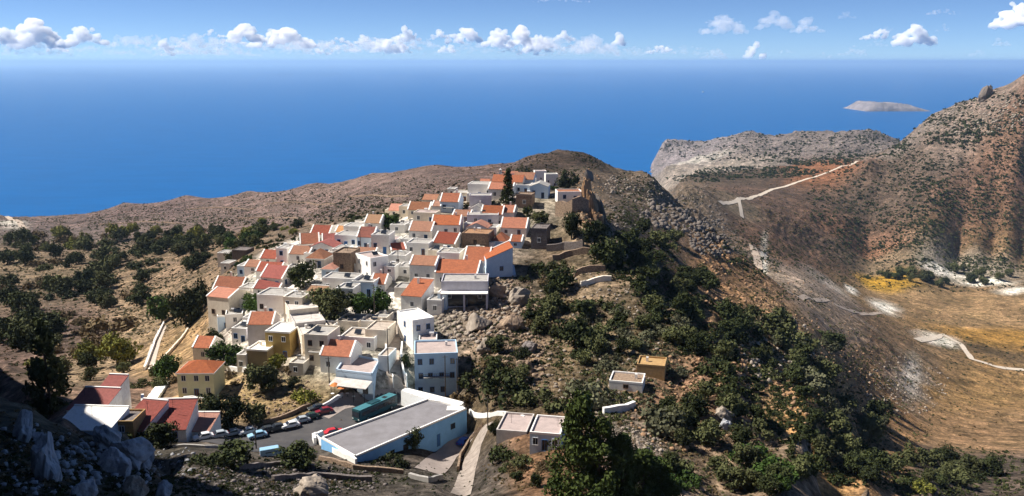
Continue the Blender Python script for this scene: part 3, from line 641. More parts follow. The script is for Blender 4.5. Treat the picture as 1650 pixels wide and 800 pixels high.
(704,640,62,68,9,6,FL,0,'skyblue','terrace',(4,3),'bright blue three storey house at the foot of the rocks','blueframe','no nd balc'),
(640,430,26,16,5,0,FL,0,'bright','concrete',(1,1),'low white flat house left of the tall plain house with brown roof'),
(652,446,20,14,5,0,FL,0,'white','concrete',(1,1),'small white house tucked below the low white flat one mid-village'),
(628,400,20,12,5,0,FL,0,'white','terrace',None,'small white roof terrace behind the small dark red roof'),
(657,397,22,10,5,0,FL,0,'bright','concrete',None,'narrow white block between brown roof and white flat houses'),
(700,444,22,12,5,0,FL,0,'bright','concrete',None,'white block wedged behind the wide rectangular orange roof'),
(760,417,26,12,5,0,FL,0,'cream','concrete',(1,1),'cream block under the brown stone house'),
(575,440,18,12,5,0,FL,0,'white','concrete',None,'white block beside the brown stone building'),
(628,452,16,20,5,0,FL,0,'bright','concrete',(1,2),'slim white house at the back of the green courtyard trees'),
(547,415,22,12,5,0,FL,0,'bright','concrete',(1,1),'white block under the long white wall of the left cluster'),
(470,447,26,12,5,0,FL,0,'white','concrete',(1,1),'white block left of the grey brown-hipped house'),
(478,411,20,10,5,0,FL,0,'bright','concrete',None,'white block at the top of the slim tall house'),
(396,480,20,14,5,0,FL,0,'white','concrete',None,'white block right of the weathered orange roof'),
(392,498,26,14,5,0,FL,0,'bright','concrete',(1,1),'low white house in the lane below the thin maroon roof'),
(404,528,24,14,5,0,FL,0,'white','concrete',None,'white block behind the lilac house'),
(378,524,24,16,5,14,FL,0,'bright','concrete',(1,1),'white house left of the square orange lilac house'),
(526,500,30,12,5,0,FL,0,'grey','grey',None,'grey terrace block behind the stepped beige houses'),
(520,548,26,18,5,0,FL,0,'bright','path',(1,1),'white block right of the stepped beige houses'),
(596,534,30,14,5,0,FL,0,'bright','path',(1,1),'white block at the foot of the courtyard trees'),
(612,528,22,14,5,0,FL,0,'cream','concrete',None,'cream block at the upper end of the stepped lane'),
(618,598,16,22,5,0,FL,0,'bright','path',None,'narrow white wall house between cafe and stepped lane'),
(478,606,22,18,5,0,FL,0,'cream','concrete',(1,1),'small cream house below the stepped beige houses'),
(700,508,22,22,5,0,FL,0,'white','concrete',(1,1),'white block between steep narrow orange roof and lilac loggia'),
(713,500,14,26,5,0,FL,0,'blue','concrete',(1,1),'narrow pale blue block against the lilac loggia house','blueframe'),
(645,480,18,14,5,0,FL,0,'grey','concrete',None,'grey block left of the steep narrow orange roof'),
(744,396,20,10,5,0,FL,0,'bright','concrete',None,'white block directly left of the brown stone house'),
(790,378,18,10,5,0,FL,0,'white','concrete',None,'white block between pale gable and patched orange roof'),
(786,402,18,10,5,0,FL,0,'bright','concrete',None,'white block left of the small hipped roof'),
(757,372,18,10,4,0,FL,0,'bright','concrete',None,'white block above the pale gabled house'),
(700,374,14,10,4,0,FL,0,'bright','concrete',None,'small white block between brown and broad orange roofs'),
(655,372,20,10,4,0,FL,0,'white','concrete',None,'white block left of the broad brown roof'),
(640,376,22,12,5,0,FL,0,'bright','concrete',(1,1),'white house right of the upper dark green tree'),
(760,326,14,12,4,0,FL,0,'bright','concrete',None,'white block left of the tall three-windowed house'),
(832,330,26,10,4,0,FL,0,'bright','path',None,'white terrace block between orange roof and stone ruin'),
(856,303,20,8,4,0,FL,0,'white','terrace',None,'low white block below the uppermost cube house'),
(500,420,20,10,4,0,FL,0,'bright','concrete',None,'white block between low gable and grey hipped house'),
(534,416,14,8,4,0,FL,0,'white','concrete',None,'tiny white block right of the wide low gable'),
(628,350,14,10,4,0,FL,0,'cream','concrete',None,'tiny cream block left of the peach house'),
(167,662,30,22,6,-6,'shb',2.4,'white','maroon',(1,1),'house with square red roof and white edges in the lower left hamlet','frame','rim'),
(138,676,56,14,6,-6,'shb',2.2,'white','maroon',(2,1),'house with brown roof and white rim in front of the square red roof','frame','rim'),
(132,716,84,22,7,-4,'shb',1.6,'blue','bright',(2,1),'house under a wide pale sheet roof in the lower left hamlet','blueframe','rim'),
(196,704,36,22,5,0,FL,0,'orange_wall','darkstone',(1,1),'low garage with tan wall and dark roof in the lower left hamlet'),
(210,708,42,14,8,-12,'shb',2.8,'white','maroon',None,'red-brown roofed house left of the tall white chimney wall'),
(266,706,60,12,8,4,'shb',3.0,'white','maroon',(2,1),'red-brown roofed house right of the tall white chimney wall'),
(318,710,36,14,6,0,'shb',1.2,'white','pinktile',None,'low house with plain pink roof beside the parked cars'),
(1048,608,40,17,5,-14,FL,0,'orange_wall','orange_wall',None,'ruined house with orange plaster wall on the eastern slope','frame','no'),
(1008,630,48,12,5,-14,FL,0,'white','stone',(1,1),'roofless white walled ruin in front of the orange plaster ruin','brown','no'),
(878,727,44,26,7,0,FL,0,'blue','terrace',(3,1),'small pale blue house with pinkish flat roof beside the big pine'),
(824,706,44,9,8,0,FL,0,'grey','terrace',None,'sunken flat roof with white rim left of the small pale blue house'),
]
for e in HOUSES:
    e = list(e); kw = {}
    kw['D'] = {(167,662):181,(138,676):172,(132,716):160,(196,704):163,(210,708):165,(266,706):167,(318,710):171}.get(tuple(e[:2]), 0)
    if len(e) > 12: kw['trim'] = e[12]
    if len(e) > 13: kw['extra'] = e[13]
    house(*e[:12], **kw)

# church with bell tower on the crest
def church():
    X, Y, Z = hit(822, 288); Y += 6; X = us(822, 288)[0] * Y; Z = gz(X, Y); k = Y / F
    t = thing('church', 'white church with slim bell tower on the village crest', 'church', (X, Y, Z - .3), 0)
    w, h, d = 26 * k, 4.2, 8
    MB().box(-w / 2, w / 2, 0, d, -5, h).build('walls', 'bright', t)
    MB().quadprism([(-w / 2, -.1, h + .004), (-w / 2, d / 2, h + 1.6), (-w / 2, d + .1, h + .004)], [(w / 2, -.1, h + .004), (w / 2, d / 2, h + 1.6), (w / 2, d + .1, h + .004)]).build('roof', 'pinktile', t)
    x = -w / 2 - 1.4; b = MB().box(x - 1, x + 1, 1, 3, -5, 5.2); b.box(x - 1, x - .6, 1, 3, 5.2, 7); b.box(x + .6, x + 1, 1, 3, 5.2, 7); b.box(x - 1, x + 1, 1, 3, 7, 7.3)
    tw = b.build('bell_tower', 'bright', t)
    MB().quadprism([(x - 1, 1, 7.302), (x + 1, 1, 7.302), (x + 1, 3, 7.302), (x - 1, 3, 7.302)], [(x - .1, 1.9, 8.4), (x + .1, 1.9, 8.4), (x + .1, 2.1, 8.4), (x - .1, 2.1, 8.4)]).build('cap', 'bright', tw)
    MB().bar((x, 2, 6.9), (x, 2, 6.1), .12, .32, 8).build('bell', 'metal', tw)
church()

def on_plane(px, py, z):
    u, s = us(px, py); Y = (ZC - z) / s; return u * Y, Y
def roof_px(name, label, cat, corners, ztop, hgt, wallm, roofm, par=.35, parm='bright'):
    pts = [on_plane(a, b, ztop) for a, b in corners]; cx = sum(p[0] for p in pts) / len(pts); cy_ = sum(p[1] for p in pts) / len(pts)
    t = thing(name, label, cat, (cx, cy_, ztop - hgt)); L = [(p[0] - cx, p[1] - cy_) for p in pts]
    area = sum(L[i][0] * L[(i + 1) % len(L)][1] - L[(i + 1) % len(L)][0] * L[i][1] for i in range(len(L)))
    if area < 0: L = L[::-1]
    MB().quadprism([(a, b, -4) for a, b in L], [(a, b, hgt) for a, b in L]).build('walls', wallm, t)
    inn = [(a * .985, b * .985) for a, b in L]
    MB().quadprism([(a, b, hgt + .003) for a, b in inn], [(a, b, hgt + .08) for a, b in inn]).build('roof', roofm, t)
    p = MB()
    for i in range(len(L)):
        a = Vector(L[i]); b = Vector(L[(i + 1) % len(L)]); n_ = Vector((-(b - a).y, (b - a).x)).normalized() * .35
        p.quadprism([(a.x, a.y, hgt + .1), (b.x, b.y, hgt + .1), (b.x + n_.x, b.y + n_.y, hgt + .1), (a.x + n_.x, a.y + n_.y, hgt + .1)], [(a.x, a.y, hgt + par), (b.x, b.y, hgt + par), (b.x + n_.x, b.y + n_.y, hgt + par), (a.x + n_.x, a.y + n_.y, hgt + par)])
    p.build('parapet', parm, t)
    FOOT.append((cx, cy_, 9)); return t, L
# the long flat building beside the bus
zp = 380.6
t, L = roof_px('long_hall', 'long low hall with grey flat roof and bright blue wall beside the bus', 'building', [(517, 708), (572, 739), (752, 661), (693, 644)], zp + 3.3, 3.3, 'deepblue', 'roofgrey', .5)
a, b = Vector((on_plane(572, 739, zp + 3.3))) - Vector(t.location[:2]), Vector((on_plane(752, 661, zp + 3.3))) - Vector(t.location[:2])
dv = (b - a).normalized(); nv = Vector((dv.y, -dv.x))
for f, kind in ((.30, 'w'), (.42, 'w'), (.72, 'd'), (.86, 'w')):
    p = a.lerp(b, f); hw = .5 if kind == 'd' else .7; z0, z1 = (-2.2, .6) if kind == 'd' else (.3, 1.6)
    q = [p - dv * hw - nv * .02, p + dv * hw - nv * .02, p + dv * hw + nv * .06, p - dv * hw + nv * .06]
    q = q[::-1] if (q[1] - q[0]).cross(q[2] - q[1]) < 0 else q
    MB().quadprism([(v.x, v.y, z0) for v in q], [(v.x, v.y, z1) for v in q]).build('door' if kind == 'd' else 'window', 'blueframe' if kind == 'd' else 'window', t)
p = a.lerp(b, .93); MB().box(p.x - 3, p.x + .6, p.y + .9, p.y + 3.4, 3.385, 3.6).build('roof_hatch', 'bright', t)
# lower wing with the white upper terrace strip
roof_px('terrace_wall', 'thick white terrace wall behind the long hall', 'wall', [(646, 630), (690, 645), (722, 650), (742, 655), (748, 649), (655, 626)], zp + 3.6, 3.5, 'bright', 'bright', .15)
# cafe under the flat roof
zc = hit(580, 632)[2]
t, L = roof_px('cafe', 'flat-roofed cafe with pinkish terrace roof and grey canopy facing the square', 'cafe', [(541, 599), (600, 606), (612, 583), (560, 572)], zc + 4.6, 4.6, 'blue', 'terrace', .6, 'blue')
A = Vector((*on_plane(541, 600, zc + 4.6), 0)) - Vector((t.location.x, t.location.y, 0)); B = Vector((*on_plane(600, 607, zc + 4.6), 0)) - Vector((t.location.x, t.location.y, 0))
dd = (B - A).normalized(); nn = Vector((dd.y, -dd.x, 0))
c0, c1 = A - nn * .0 + Vector((0, 0, 3.3)), B + Vector((0, 0, 3.3))
MB().quadprism([c0 + nn * .05, c0 + nn * 3.6 - Vector((0, 0, .7)), c1 + nn * 3.6 - Vector((0, 0, .7)), c1 + nn * .05], [c0 + nn * .05 + Vector((0, 0, .15)), c0 + nn * 3.6 - Vector((0, 0, .55)), c1 + nn * 3.6 - Vector((0, 0, .55)), c1 + nn * .05 + Vector((0, 0, .15))]).build('canopy', 'grey', t)
for f in (.05, .35, .65, .95):
    q = A.lerp(B, f) + nn * 3.4; MB().bar((q.x, q.y, -1), (q.x, q.y, 2.5), .07).build('canopy_post', 'metal', t)
for f in (.2, .5, .8):
    q = A.lerp(B, f); q2 = q + nn * .05
    MB().quadprism([q - dd * .7, q + dd * .7, q2 + dd * .7, q2 - dd * .7], [v + Vector((0, 0, 2.2)) for v in (q - dd * .7, q + dd * .7, q2 + dd * .7, q2 - dd * .7)]).build('window', 'window', t)

# ---------------------------------------------------------------- roads and tracks, draped on the ground
def ribbon(name, pts, width, m, lift=.06, name2=None, n=None):
    P = []
    for p in pts:
        v = Vector(hit(*p))
        if v.y > 400: Yc = sdist(*p); Xc = us(*p)[0] * Yc; v = Vector((Xc, Yc, gz(Xc, Yc)))
        P.append(v)
    out = []
    for i in range(len(P) - 1):
        seg = max(2, int((P[i + 1] - P[i]).length / 1.2) if P[i].y < 500 else int((P[i + 1] - P[i]).length / 8))
        for j in range(seg): out.append(P[i].lerp(P[i + 1], j / seg))
    out.append(P[-1]); V = []; nc = 5
    for i, p in enumerate(out):
        d = (out[min(i + 1, len(out) - 1)] - out[max(i - 1, 0)]); d.z = 0; d.normalize(); s = Vector((-d.y, d.x, 0))
        wv = width[min(len(width) - 1, int(i / len(out) * len(width)))] if isinstance(width, (list, tuple)) else width
        for q in range(nc):
            c = p + s * wv * (q / (nc - 1) - .5); V.append([c.x, c.y, gz(c.x, c.y) + lift])
    Fq = [(i * nc + q, i * nc + q + 1, (i + 1) * nc + q + 1, (i + 1) * nc + q) for i in range(len(out) - 1) for q in range(nc - 1)]
    me = mesh_np(name, V, Fq, [m]); return tag(link(name, me), kind='structure')
def area_px(name, ring, m, lift=.07, res=1.0):
    P = [hit(*p) for p in ring]; xs = [p[0] for p in P]; ys = [p[1] for p in P]
    bm = bmesh.new(); vs_ = [bm.verts.new((p[0], p[1], 0)) for p in P]; f = bm.faces.new(vs_)
    x = min(xs)
    geom = lambda: bm.verts[:] + bm.edges[:] + bm.faces[:]
    while x < max(xs): bmesh.ops.bisect_plane(bm, geom=geom(), plane_co=(x, 0, 0), plane_no=(1, 0, 0)); x += res
    y = min(ys)
    while y < max(ys): bmesh.ops.bisect_plane(bm, geom=geom(), plane_co=(0, y, 0), plane_no=(0, 1, 0)); y += res
    for v in bm.verts: v.co.z = gz(v.co.x, v.co.y) + lift
    bmesh.ops.recalc_face_normals(bm, faces=bm.faces[:])
    me = bpy.data.meshes.new(name); bm.to_mesh(me); bm.free(); me.materials.append(m); tag(link(name, me), kind='structure')
area_px('car_park', [(310,712),(400,692),(470,692),(505,668),(548,640),(640,628),(652,642),(640,668),(590,690),(520,712),(440,728),(380,726)], M['asphalt'], .10)
area_px('square', [(508,664),(548,636),(600,630),(640,624),(648,634),(600,650),(556,660),(530,676)], M['plaza'], .16)
ribbon('lane', [(640,632),(634,605),(632,575),(634,545),(640,520)], 3.4, M['path'], .14)
ribbon('lower_road', [(742,800),(752,765),(762,730),(776,700),(786,684)], 3.6, M['lane'], .12)
ribbon('yard', [(690,760),(716,735),(736,716),(760,698)], 5.5, M['plaza'], .10)
track = mat('pale_dust', (.62, .54, .44), .95, (.48, .40, .32), .3)
dusty = mat('dust_track', (.52, .42, .33), .95, (.36, .28, .22), .2)
ribbon('dirt_road', [(1388,262),(1340,276),(1290,293),(1245,305),(1200,320),(1160,330)], 8, track, .6)
ribbon('dirt_road', [(1190,322),(1193,334),(1196,352)], 6, track, .6)
ribbon('dirt_road', [(1212,407),(1220,425),(1240,447),(1266,470)], (9, 5, 4), dusty, .5)
ribbon('dirt_road', [(1478,548),(1520,541),(1548,556),(1566,578),(1605,590),(1650,598)], (10, 6, 7), track, .5)
ribbon('dirt_road', [(0,353),(26,358),(44,378)], 7, dusty, .7)
ribbon('dirt_road', [(1266,470),(1300,480),(1345,492),(1385,503),(1420,505)], 5, dusty, .4)
ribbon('footpath', [(262,528),(250,556),(240,590)], 3.5, M['path'], .1)

# ---------------------------------------------------------------- walls
def wall_px(pts, h, th, m, label, cat='wall', name='garden_wall', group=None):
    P = []
    for i in range(len(pts) - 1):
        A = Vector(hit(*pts[i])); B = Vector(hit(*pts[i + 1])); n = max(2, int((B - A).length / 2))
        P += [A.lerp(B, j / n) for j in range(n)]
    P.append(Vector(hit(*pts[-1]))); o = P[0].copy(); V = []; Fc = []
    for i, p in enumerate(P):
        d = P[min(i + 1, len(P) - 1)] - P[max(i - 1, 0)]; d.z = 0; d.normalize(); s = Vector((-d.y, d.x, 0)) * th / 2; z = gz(p.x, p.y); hh = h * (1 + .12 * math.sin(i * 2.1 + p.x))
        for q, zz in ((s, -1.5), (s, hh), (-s, hh), (-s, -1.5)): V.append((p.x + q.x - o.x, p.y + q.y - o.y, z + zz - o.z))
    for i in range(len(P) - 1):
        for q in range(4): Fc.append((i * 4 + q, i * 4 + (q + 1) % 4, i * 4 + 4 + (q + 1) % 4, i * 4 + 4 + q))
    e = (len(P) - 1) * 4; Fc += [(0, 1, 2, 3), (e + 3, e + 2, e + 1, e)]
    me = bpy.data.meshes.new(name); me.from_pydata(V, [], Fc); me.materials.append(M[m])
    bm = bmesh.new(); bm.from_mesh(me); bmesh.ops.recalc_face_normals(bm, faces=bm.faces[:]); bm.to_mesh(me); bm.free()
    ob = link(name, me); ob.location = o; return tag(ob, label, cat, group)
WALLS = [
 ([(264,524),(250,552),(232,598)],1.2,.5,'bright','long white field wall beside the sandy plot left of the village'),
 ([(303,534),(282,560),(240,600)],1.1,.5,'cream','pale wall along the right side of the sandy plot'),
 ([(268,615),(256,632),(243,650)],.9,2.6,'bright','broad sloping white wall below the sandy plot'),
 ([(232,662),(232,694)],4.2,.6,'bright','tall white chimney-like wall between the two red-brown roofs'),
 ([(341,592),(372,598),(398,600)],1.2,.5,'white','white garden wall right of the yellow house'),
 ([(296,645),(340,648)],1.0,.5,'bright','white wall at the foot of the yellow house'),
 ([(505,668),(530,652),(552,638)],.9,.4,'bright','low white wall behind the maroon cars'),
 ([(400,690),(450,676),(500,655)],.8,.5,'stone','stone kerb wall behind the parked cars'),
 ([(508,706),(516,716),(540,732),(574,748)],1.2,.5,'bright','white parapet wall at the left end of the long hall'),
 ([(520,705),(505,709),(508,716)],1.6,.6,'bright','curved white wall at the car park entrance'),
 ([(896,348),(922,346),(948,344)],5.0,1.0,'stone','high brown retaining wall under the isolated white house'),
 ([(881,404),(910,402),(940,398)],2.2,1.0,'darkstone','upper grey terrace wall east of the dark square building'),
 ([(890,420),(920,412),(950,408)],1.8,.8,'stone','middle stone terrace wall on the eastern slope'),
 ([(925,446),(950,438),(975,436)],1.8,.8,'stone','lower stone terrace wall on the eastern slope'),
 ([(935,462),(958,455),(985,452)],1.4,.8,'cream','pale stone terrace wall lowest on the eastern slope'),
 ([(972,668),(995,665),(1022,658)],1.5,.8,'bright','curved white wall between bushes below the orange ruin'),
 ([(757,666),(790,672),(845,676)],.9,.4,'bright','white wall edging the terraces beside the long hall'),
 ([(738,760),(742,736),(756,712),(778,690)],1.0,.4,'stone','low wall along the blue car lane'),
 ([(660,770),(690,778),(712,772)],1.0,.6,'concrete','concrete trough wall below the long hall'),
 ([(280,722),(330,722),(378,724)],.6,.4,'concrete','pale low wall below the parked cars'),
 ([(378,724),(372,738)],.8,.5,'concrete','short pale wall end below the parked cars'),
 ([(515,742),(570,756),(650,764)],1.0,.5,'stone','stone wall in shade below the long hall'),
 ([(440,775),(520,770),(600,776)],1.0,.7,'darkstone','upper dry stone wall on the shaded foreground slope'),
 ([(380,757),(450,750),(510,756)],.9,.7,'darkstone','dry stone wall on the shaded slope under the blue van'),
 ([(626,600),(622,575),(622,548)],1.4,.4,'bright','white wall along the left side of the stepped lane'),
 ([(656,628),(650,604),(646,580),(648,560)],1.5,.4,'bright','white wall along the right side of the stepped lane'),
 ([(180,430),(250,424),(330,420)],1.0,.8,'stone','faint dry stone wall across the field of dark trees'),
 ([(380,352),(430,350),(480,352)],1.0,1.2,'stone','faint terrace wall low on the brown hill behind the left cluster'),
 ([(300,338),(350,335),(410,337)],1.0,1.4,'stone','faint terrace wall high on the brown hill left of the village'),
 ([(430,330),(490,327),(540,329)],1.0,1.4,'stone','brown terrace wall midway up the hill behind the village'),
 ([(560,318),(600,315),(660,317)],1.0,1.4,'stone','faint terrace wall on the hill above the peach house'),
 ([(160,362),(220,358),(290,361)],1.0,1.4,'stone','brown terrace wall above the dark tree belt'),
 ([(470,366),(500,362),(540,362)],1.0,1.2,'stone','short faint terrace wall just behind the left cluster'),
 ([(0,470),(60,462),(120,466)],1.0,.8,'stone','dry stone wall at the far left of the tree field'),
]
for a in WALLS: wall_px(*a)

# steps of the lane
def steps():
    A = Vector(hit(645, 628)); B = Vector(hit(641, 588)); n = 16; d = (B - A); st = thing('stone_stairs', 'pale stone stairs climbing from the square between white walls', 'stairs', A)
    yaw = math.atan2(d.y, d.x) - math.pi / 2; st.rotation_euler.z = yaw; Lh = math.hypot(d.x, d.y); r = max(d.z, 2.5)
    m = MB()
    for i in range(n): m.box(-1.5, 1.5, Lh * i / n, Lh * (i + 1) / n - .002 * (i % 2), -1.5, .25 + r * (i + 1) / n)
    m.build('steps', 'path', st)
    MB().box(-1.75, -1.52, 0, Lh, -1, r * .6 + .9).build('side_wall', 'bright', st); MB().box(1.52, 1.75, 0, Lh, -1, r * .6 + .9).build('side_wall', 'bright', st)
steps()
# ---------------------------------------------------------------- vegetation
def leafmat(name, a, b, var=.35):
    m = bpy.data.materials.new(name); m.use_nodes = True; n = m.node_tree; bs = n.nodes['Principled BSDF']
    bs.inputs['Roughness'].default_value = .8; bs.inputs['Specular IOR Level'].default_value = .12
    tc = n.nodes.new('ShaderNodeTexCoord'); nz = n.nodes.new('ShaderNodeTexNoise'); nz.inputs['Scale'].default_value = .9; nz.inputs['Detail'].default_value = 3
    n.links.new(tc.outputs['Object'], nz.inputs['Vector']); cr = n.nodes.new('ShaderNodeValToRGB')
    cr.color_ramp.elements[0].position = .35; cr.color_ramp.elements[1].position = .65; cr.color_ramp.elements[0].color = (*a, 1); cr.color_ramp.elements[1].color = (*b, 1)
    n.links.new(nz.outputs['Fac'], cr.inputs[0]); oi = n.nodes.new('ShaderNodeObjectInfo')
    hs = n.nodes.new('ShaderNodeHueSaturation'); mr = n.nodes.new('ShaderNodeMapRange'); mr.inputs[3].default_value = 1 - var; mr.inputs[4].default_value = 1 + var
    n.links.new(oi.outputs['Random'], mr.inputs[0]); n.links.new(mr.outputs[0], hs.inputs['Value']); n.links.new(cr.outputs[0], hs.inputs['Color'])
    n.links.new(hs.outputs[0], bs.inputs['Base Color']); return m
LM = {
 'dark': leafmat('dark_evergreen_leaves', (.026, .034, .012), (.056, .066, .022)),
 'green': leafmat('green_leaves', (.035, .066, .014), (.075, .12, .026)),
 'olive': leafmat('olive_leaves', (.055, .062, .024), (.115, .12, .048)),
 'lime': leafmat('yellow_green_leaves', (.11, .12, .022), (.21, .20, .04)),
 'dry': leafmat('dry_brown_scrub', (.10, .072, .038), (.17, .12, .06)),
 'pine': leafmat('pine_needles', (.026, .044, .010), (.075, .095, .022), .2),
 'greyscrub': leafmat('grey_green_scrub', (.07, .073, .04), (.13, .128, .075)),
}
BARK = mat('bark', (.10, .075, .055), .95, (.05, .038, .03), 3)
def clumps(n, shape, r):
    """leaf clump centres for a crown about 1 unit wide: list of (centre, radius)"""
    out = []
    for i in range(n):
        t = r.random() * 2 * math.pi; q = math.sqrt(r.random())
        if shape == 'round':
            v = Vector((r.gauss(0, 1), r.gauss(0, 1), r.gauss(0, 1))).normalized() * (r.random() ** .45) * .36
            v.z = v.z * .85 + .42; out.append((v * 1.0, r.choice((.07, .10, .13, .17, .19))))
        elif shape == 'cone':
            z = r.random() ** 1.2; rad = (1 - z) * .34 + .02; out.append((Vector((math.cos(t) * rad * q, math.sin(t) * rad * q, .08 + z * 1.1)), r.uniform(.06, .12)))
        elif shape == 'pine':
            z = r.random(); rad = (.46 - .40 * z ** 1.3); out.append((Vector((math.cos(t) * rad * q, math.sin(t) * rad * q, .12 + z * 1.0)), r.uniform(.09, .15)))
        else:   # bush: low and wide, sits on the ground
            out.append((Vector((math.cos(t) * .40 * q, math.sin(t) * .40 * q, .10 + .30 * r.random() * (1.15 - q))), r.uniform(.10, .17)))
    return out
def leaves_np(cl, per, size, rg, flat=.0):
    V = []; 
    for c, rad in cl:
        d = rg.normal(size=(per, 3)); d /= np.linalg.norm(d, axis=1)[:, None]
        p = np.array(c) + d * rad * (rg.random((per, 1)) ** .35)
        nrm = d + rg.normal(size=(per, 3)) * .55; nrm /= np.linalg.norm(nrm, axis=1)[:, None]
        a = np.cross(nrm, rg.normal(size=(per, 3))); a /= np.linalg.norm(a, axis=1)[:, None] + 1e-9; b = np.cross(nrm, a)
        sz = size * rg.uniform(.6, 1.4, (per, 1))
        V.append(np.stack([p - a * sz - b * sz * .6, p + a * sz - b * sz * .6, p + a * sz + b * sz * .6, p - a * sz + b * sz * .6], 1))
    V = np.concatenate(V).reshape(-1, 3); return V
CROWN, TRUNK = {}, {}
def crown_proto(shape, mk, i):
    key = (shape, mk, i)
    if key in CROWN: return CROWN[key], TRUNK[key]
    r = random.Random(hash(shape) % 1 + i * 13 + len(shape)); rg = np.random.default_rng(i * 31 + len(mk) * 7 + len(shape))
    n, per, sz = {'round': (36, 62, .027), 'cone': (64, 44, .024), 'pine': (64, 120, .0165), 'bush': (18, 44, .029)}[shape]
    cl = clumps(n, shape, r); V = leaves_np(cl, per, sz, rg)
    me = mesh_np('crown_' + shape, V, np.arange(len(V)).reshape(-1, 4), [LM[mk]])
    t = MB(); top = {'round': .5, 'cone': .95, 'pine': 1.0, 'bush': .2}[shape]; rr = {'round': .035, 'cone': .025, 'pine': .03, 'bush': .015}[shape]
    t.bar((0, 0, -.12), (.01, .01, top * .5), rr, rr * .7, 7); t.bar((.01, .01, top * .5), (0, .0, top), rr * .7, rr * .25, 6)
    for c, _ in cl[:6]: t.bar((.01, .01, top * .45), tuple(c), rr * .45, rr * .12, 5)
    tm = bpy.data.meshes.new('trunk_' + shape); tm.from_pydata(t.v, [], t.f); tm.materials.append(BARK)
    CROWN[key] = me; TRUNK[key] = tm; return me, tm
def plant(name, cat, x, y, size, shape, mk, label, group, hgt=1.0, z=None, trunk=True):
    i = random.randrange(5); c, tm = crown_proto(shape, mk, i)
    e = bpy.data.objects.new(name, None); COL.objects.link(e); z = gz(x, y) if z is None else z
    e.location = (x, y, z - .05 * size); e.rotation_euler = (0, 0, random.uniform(0, 6.28)); e.scale = (size, size * random.uniform(.85, 1.1), size * hgt)
    tag(e, label, cat, group); link('crown', c, e)
    if trunk: link('trunk', tm, e)
    return e
def keepout(x, y, m=0):
    return any((x - a) ** 2 + (y - b) ** 2 < (c + m) ** 2 for a, b, c in FOOT)
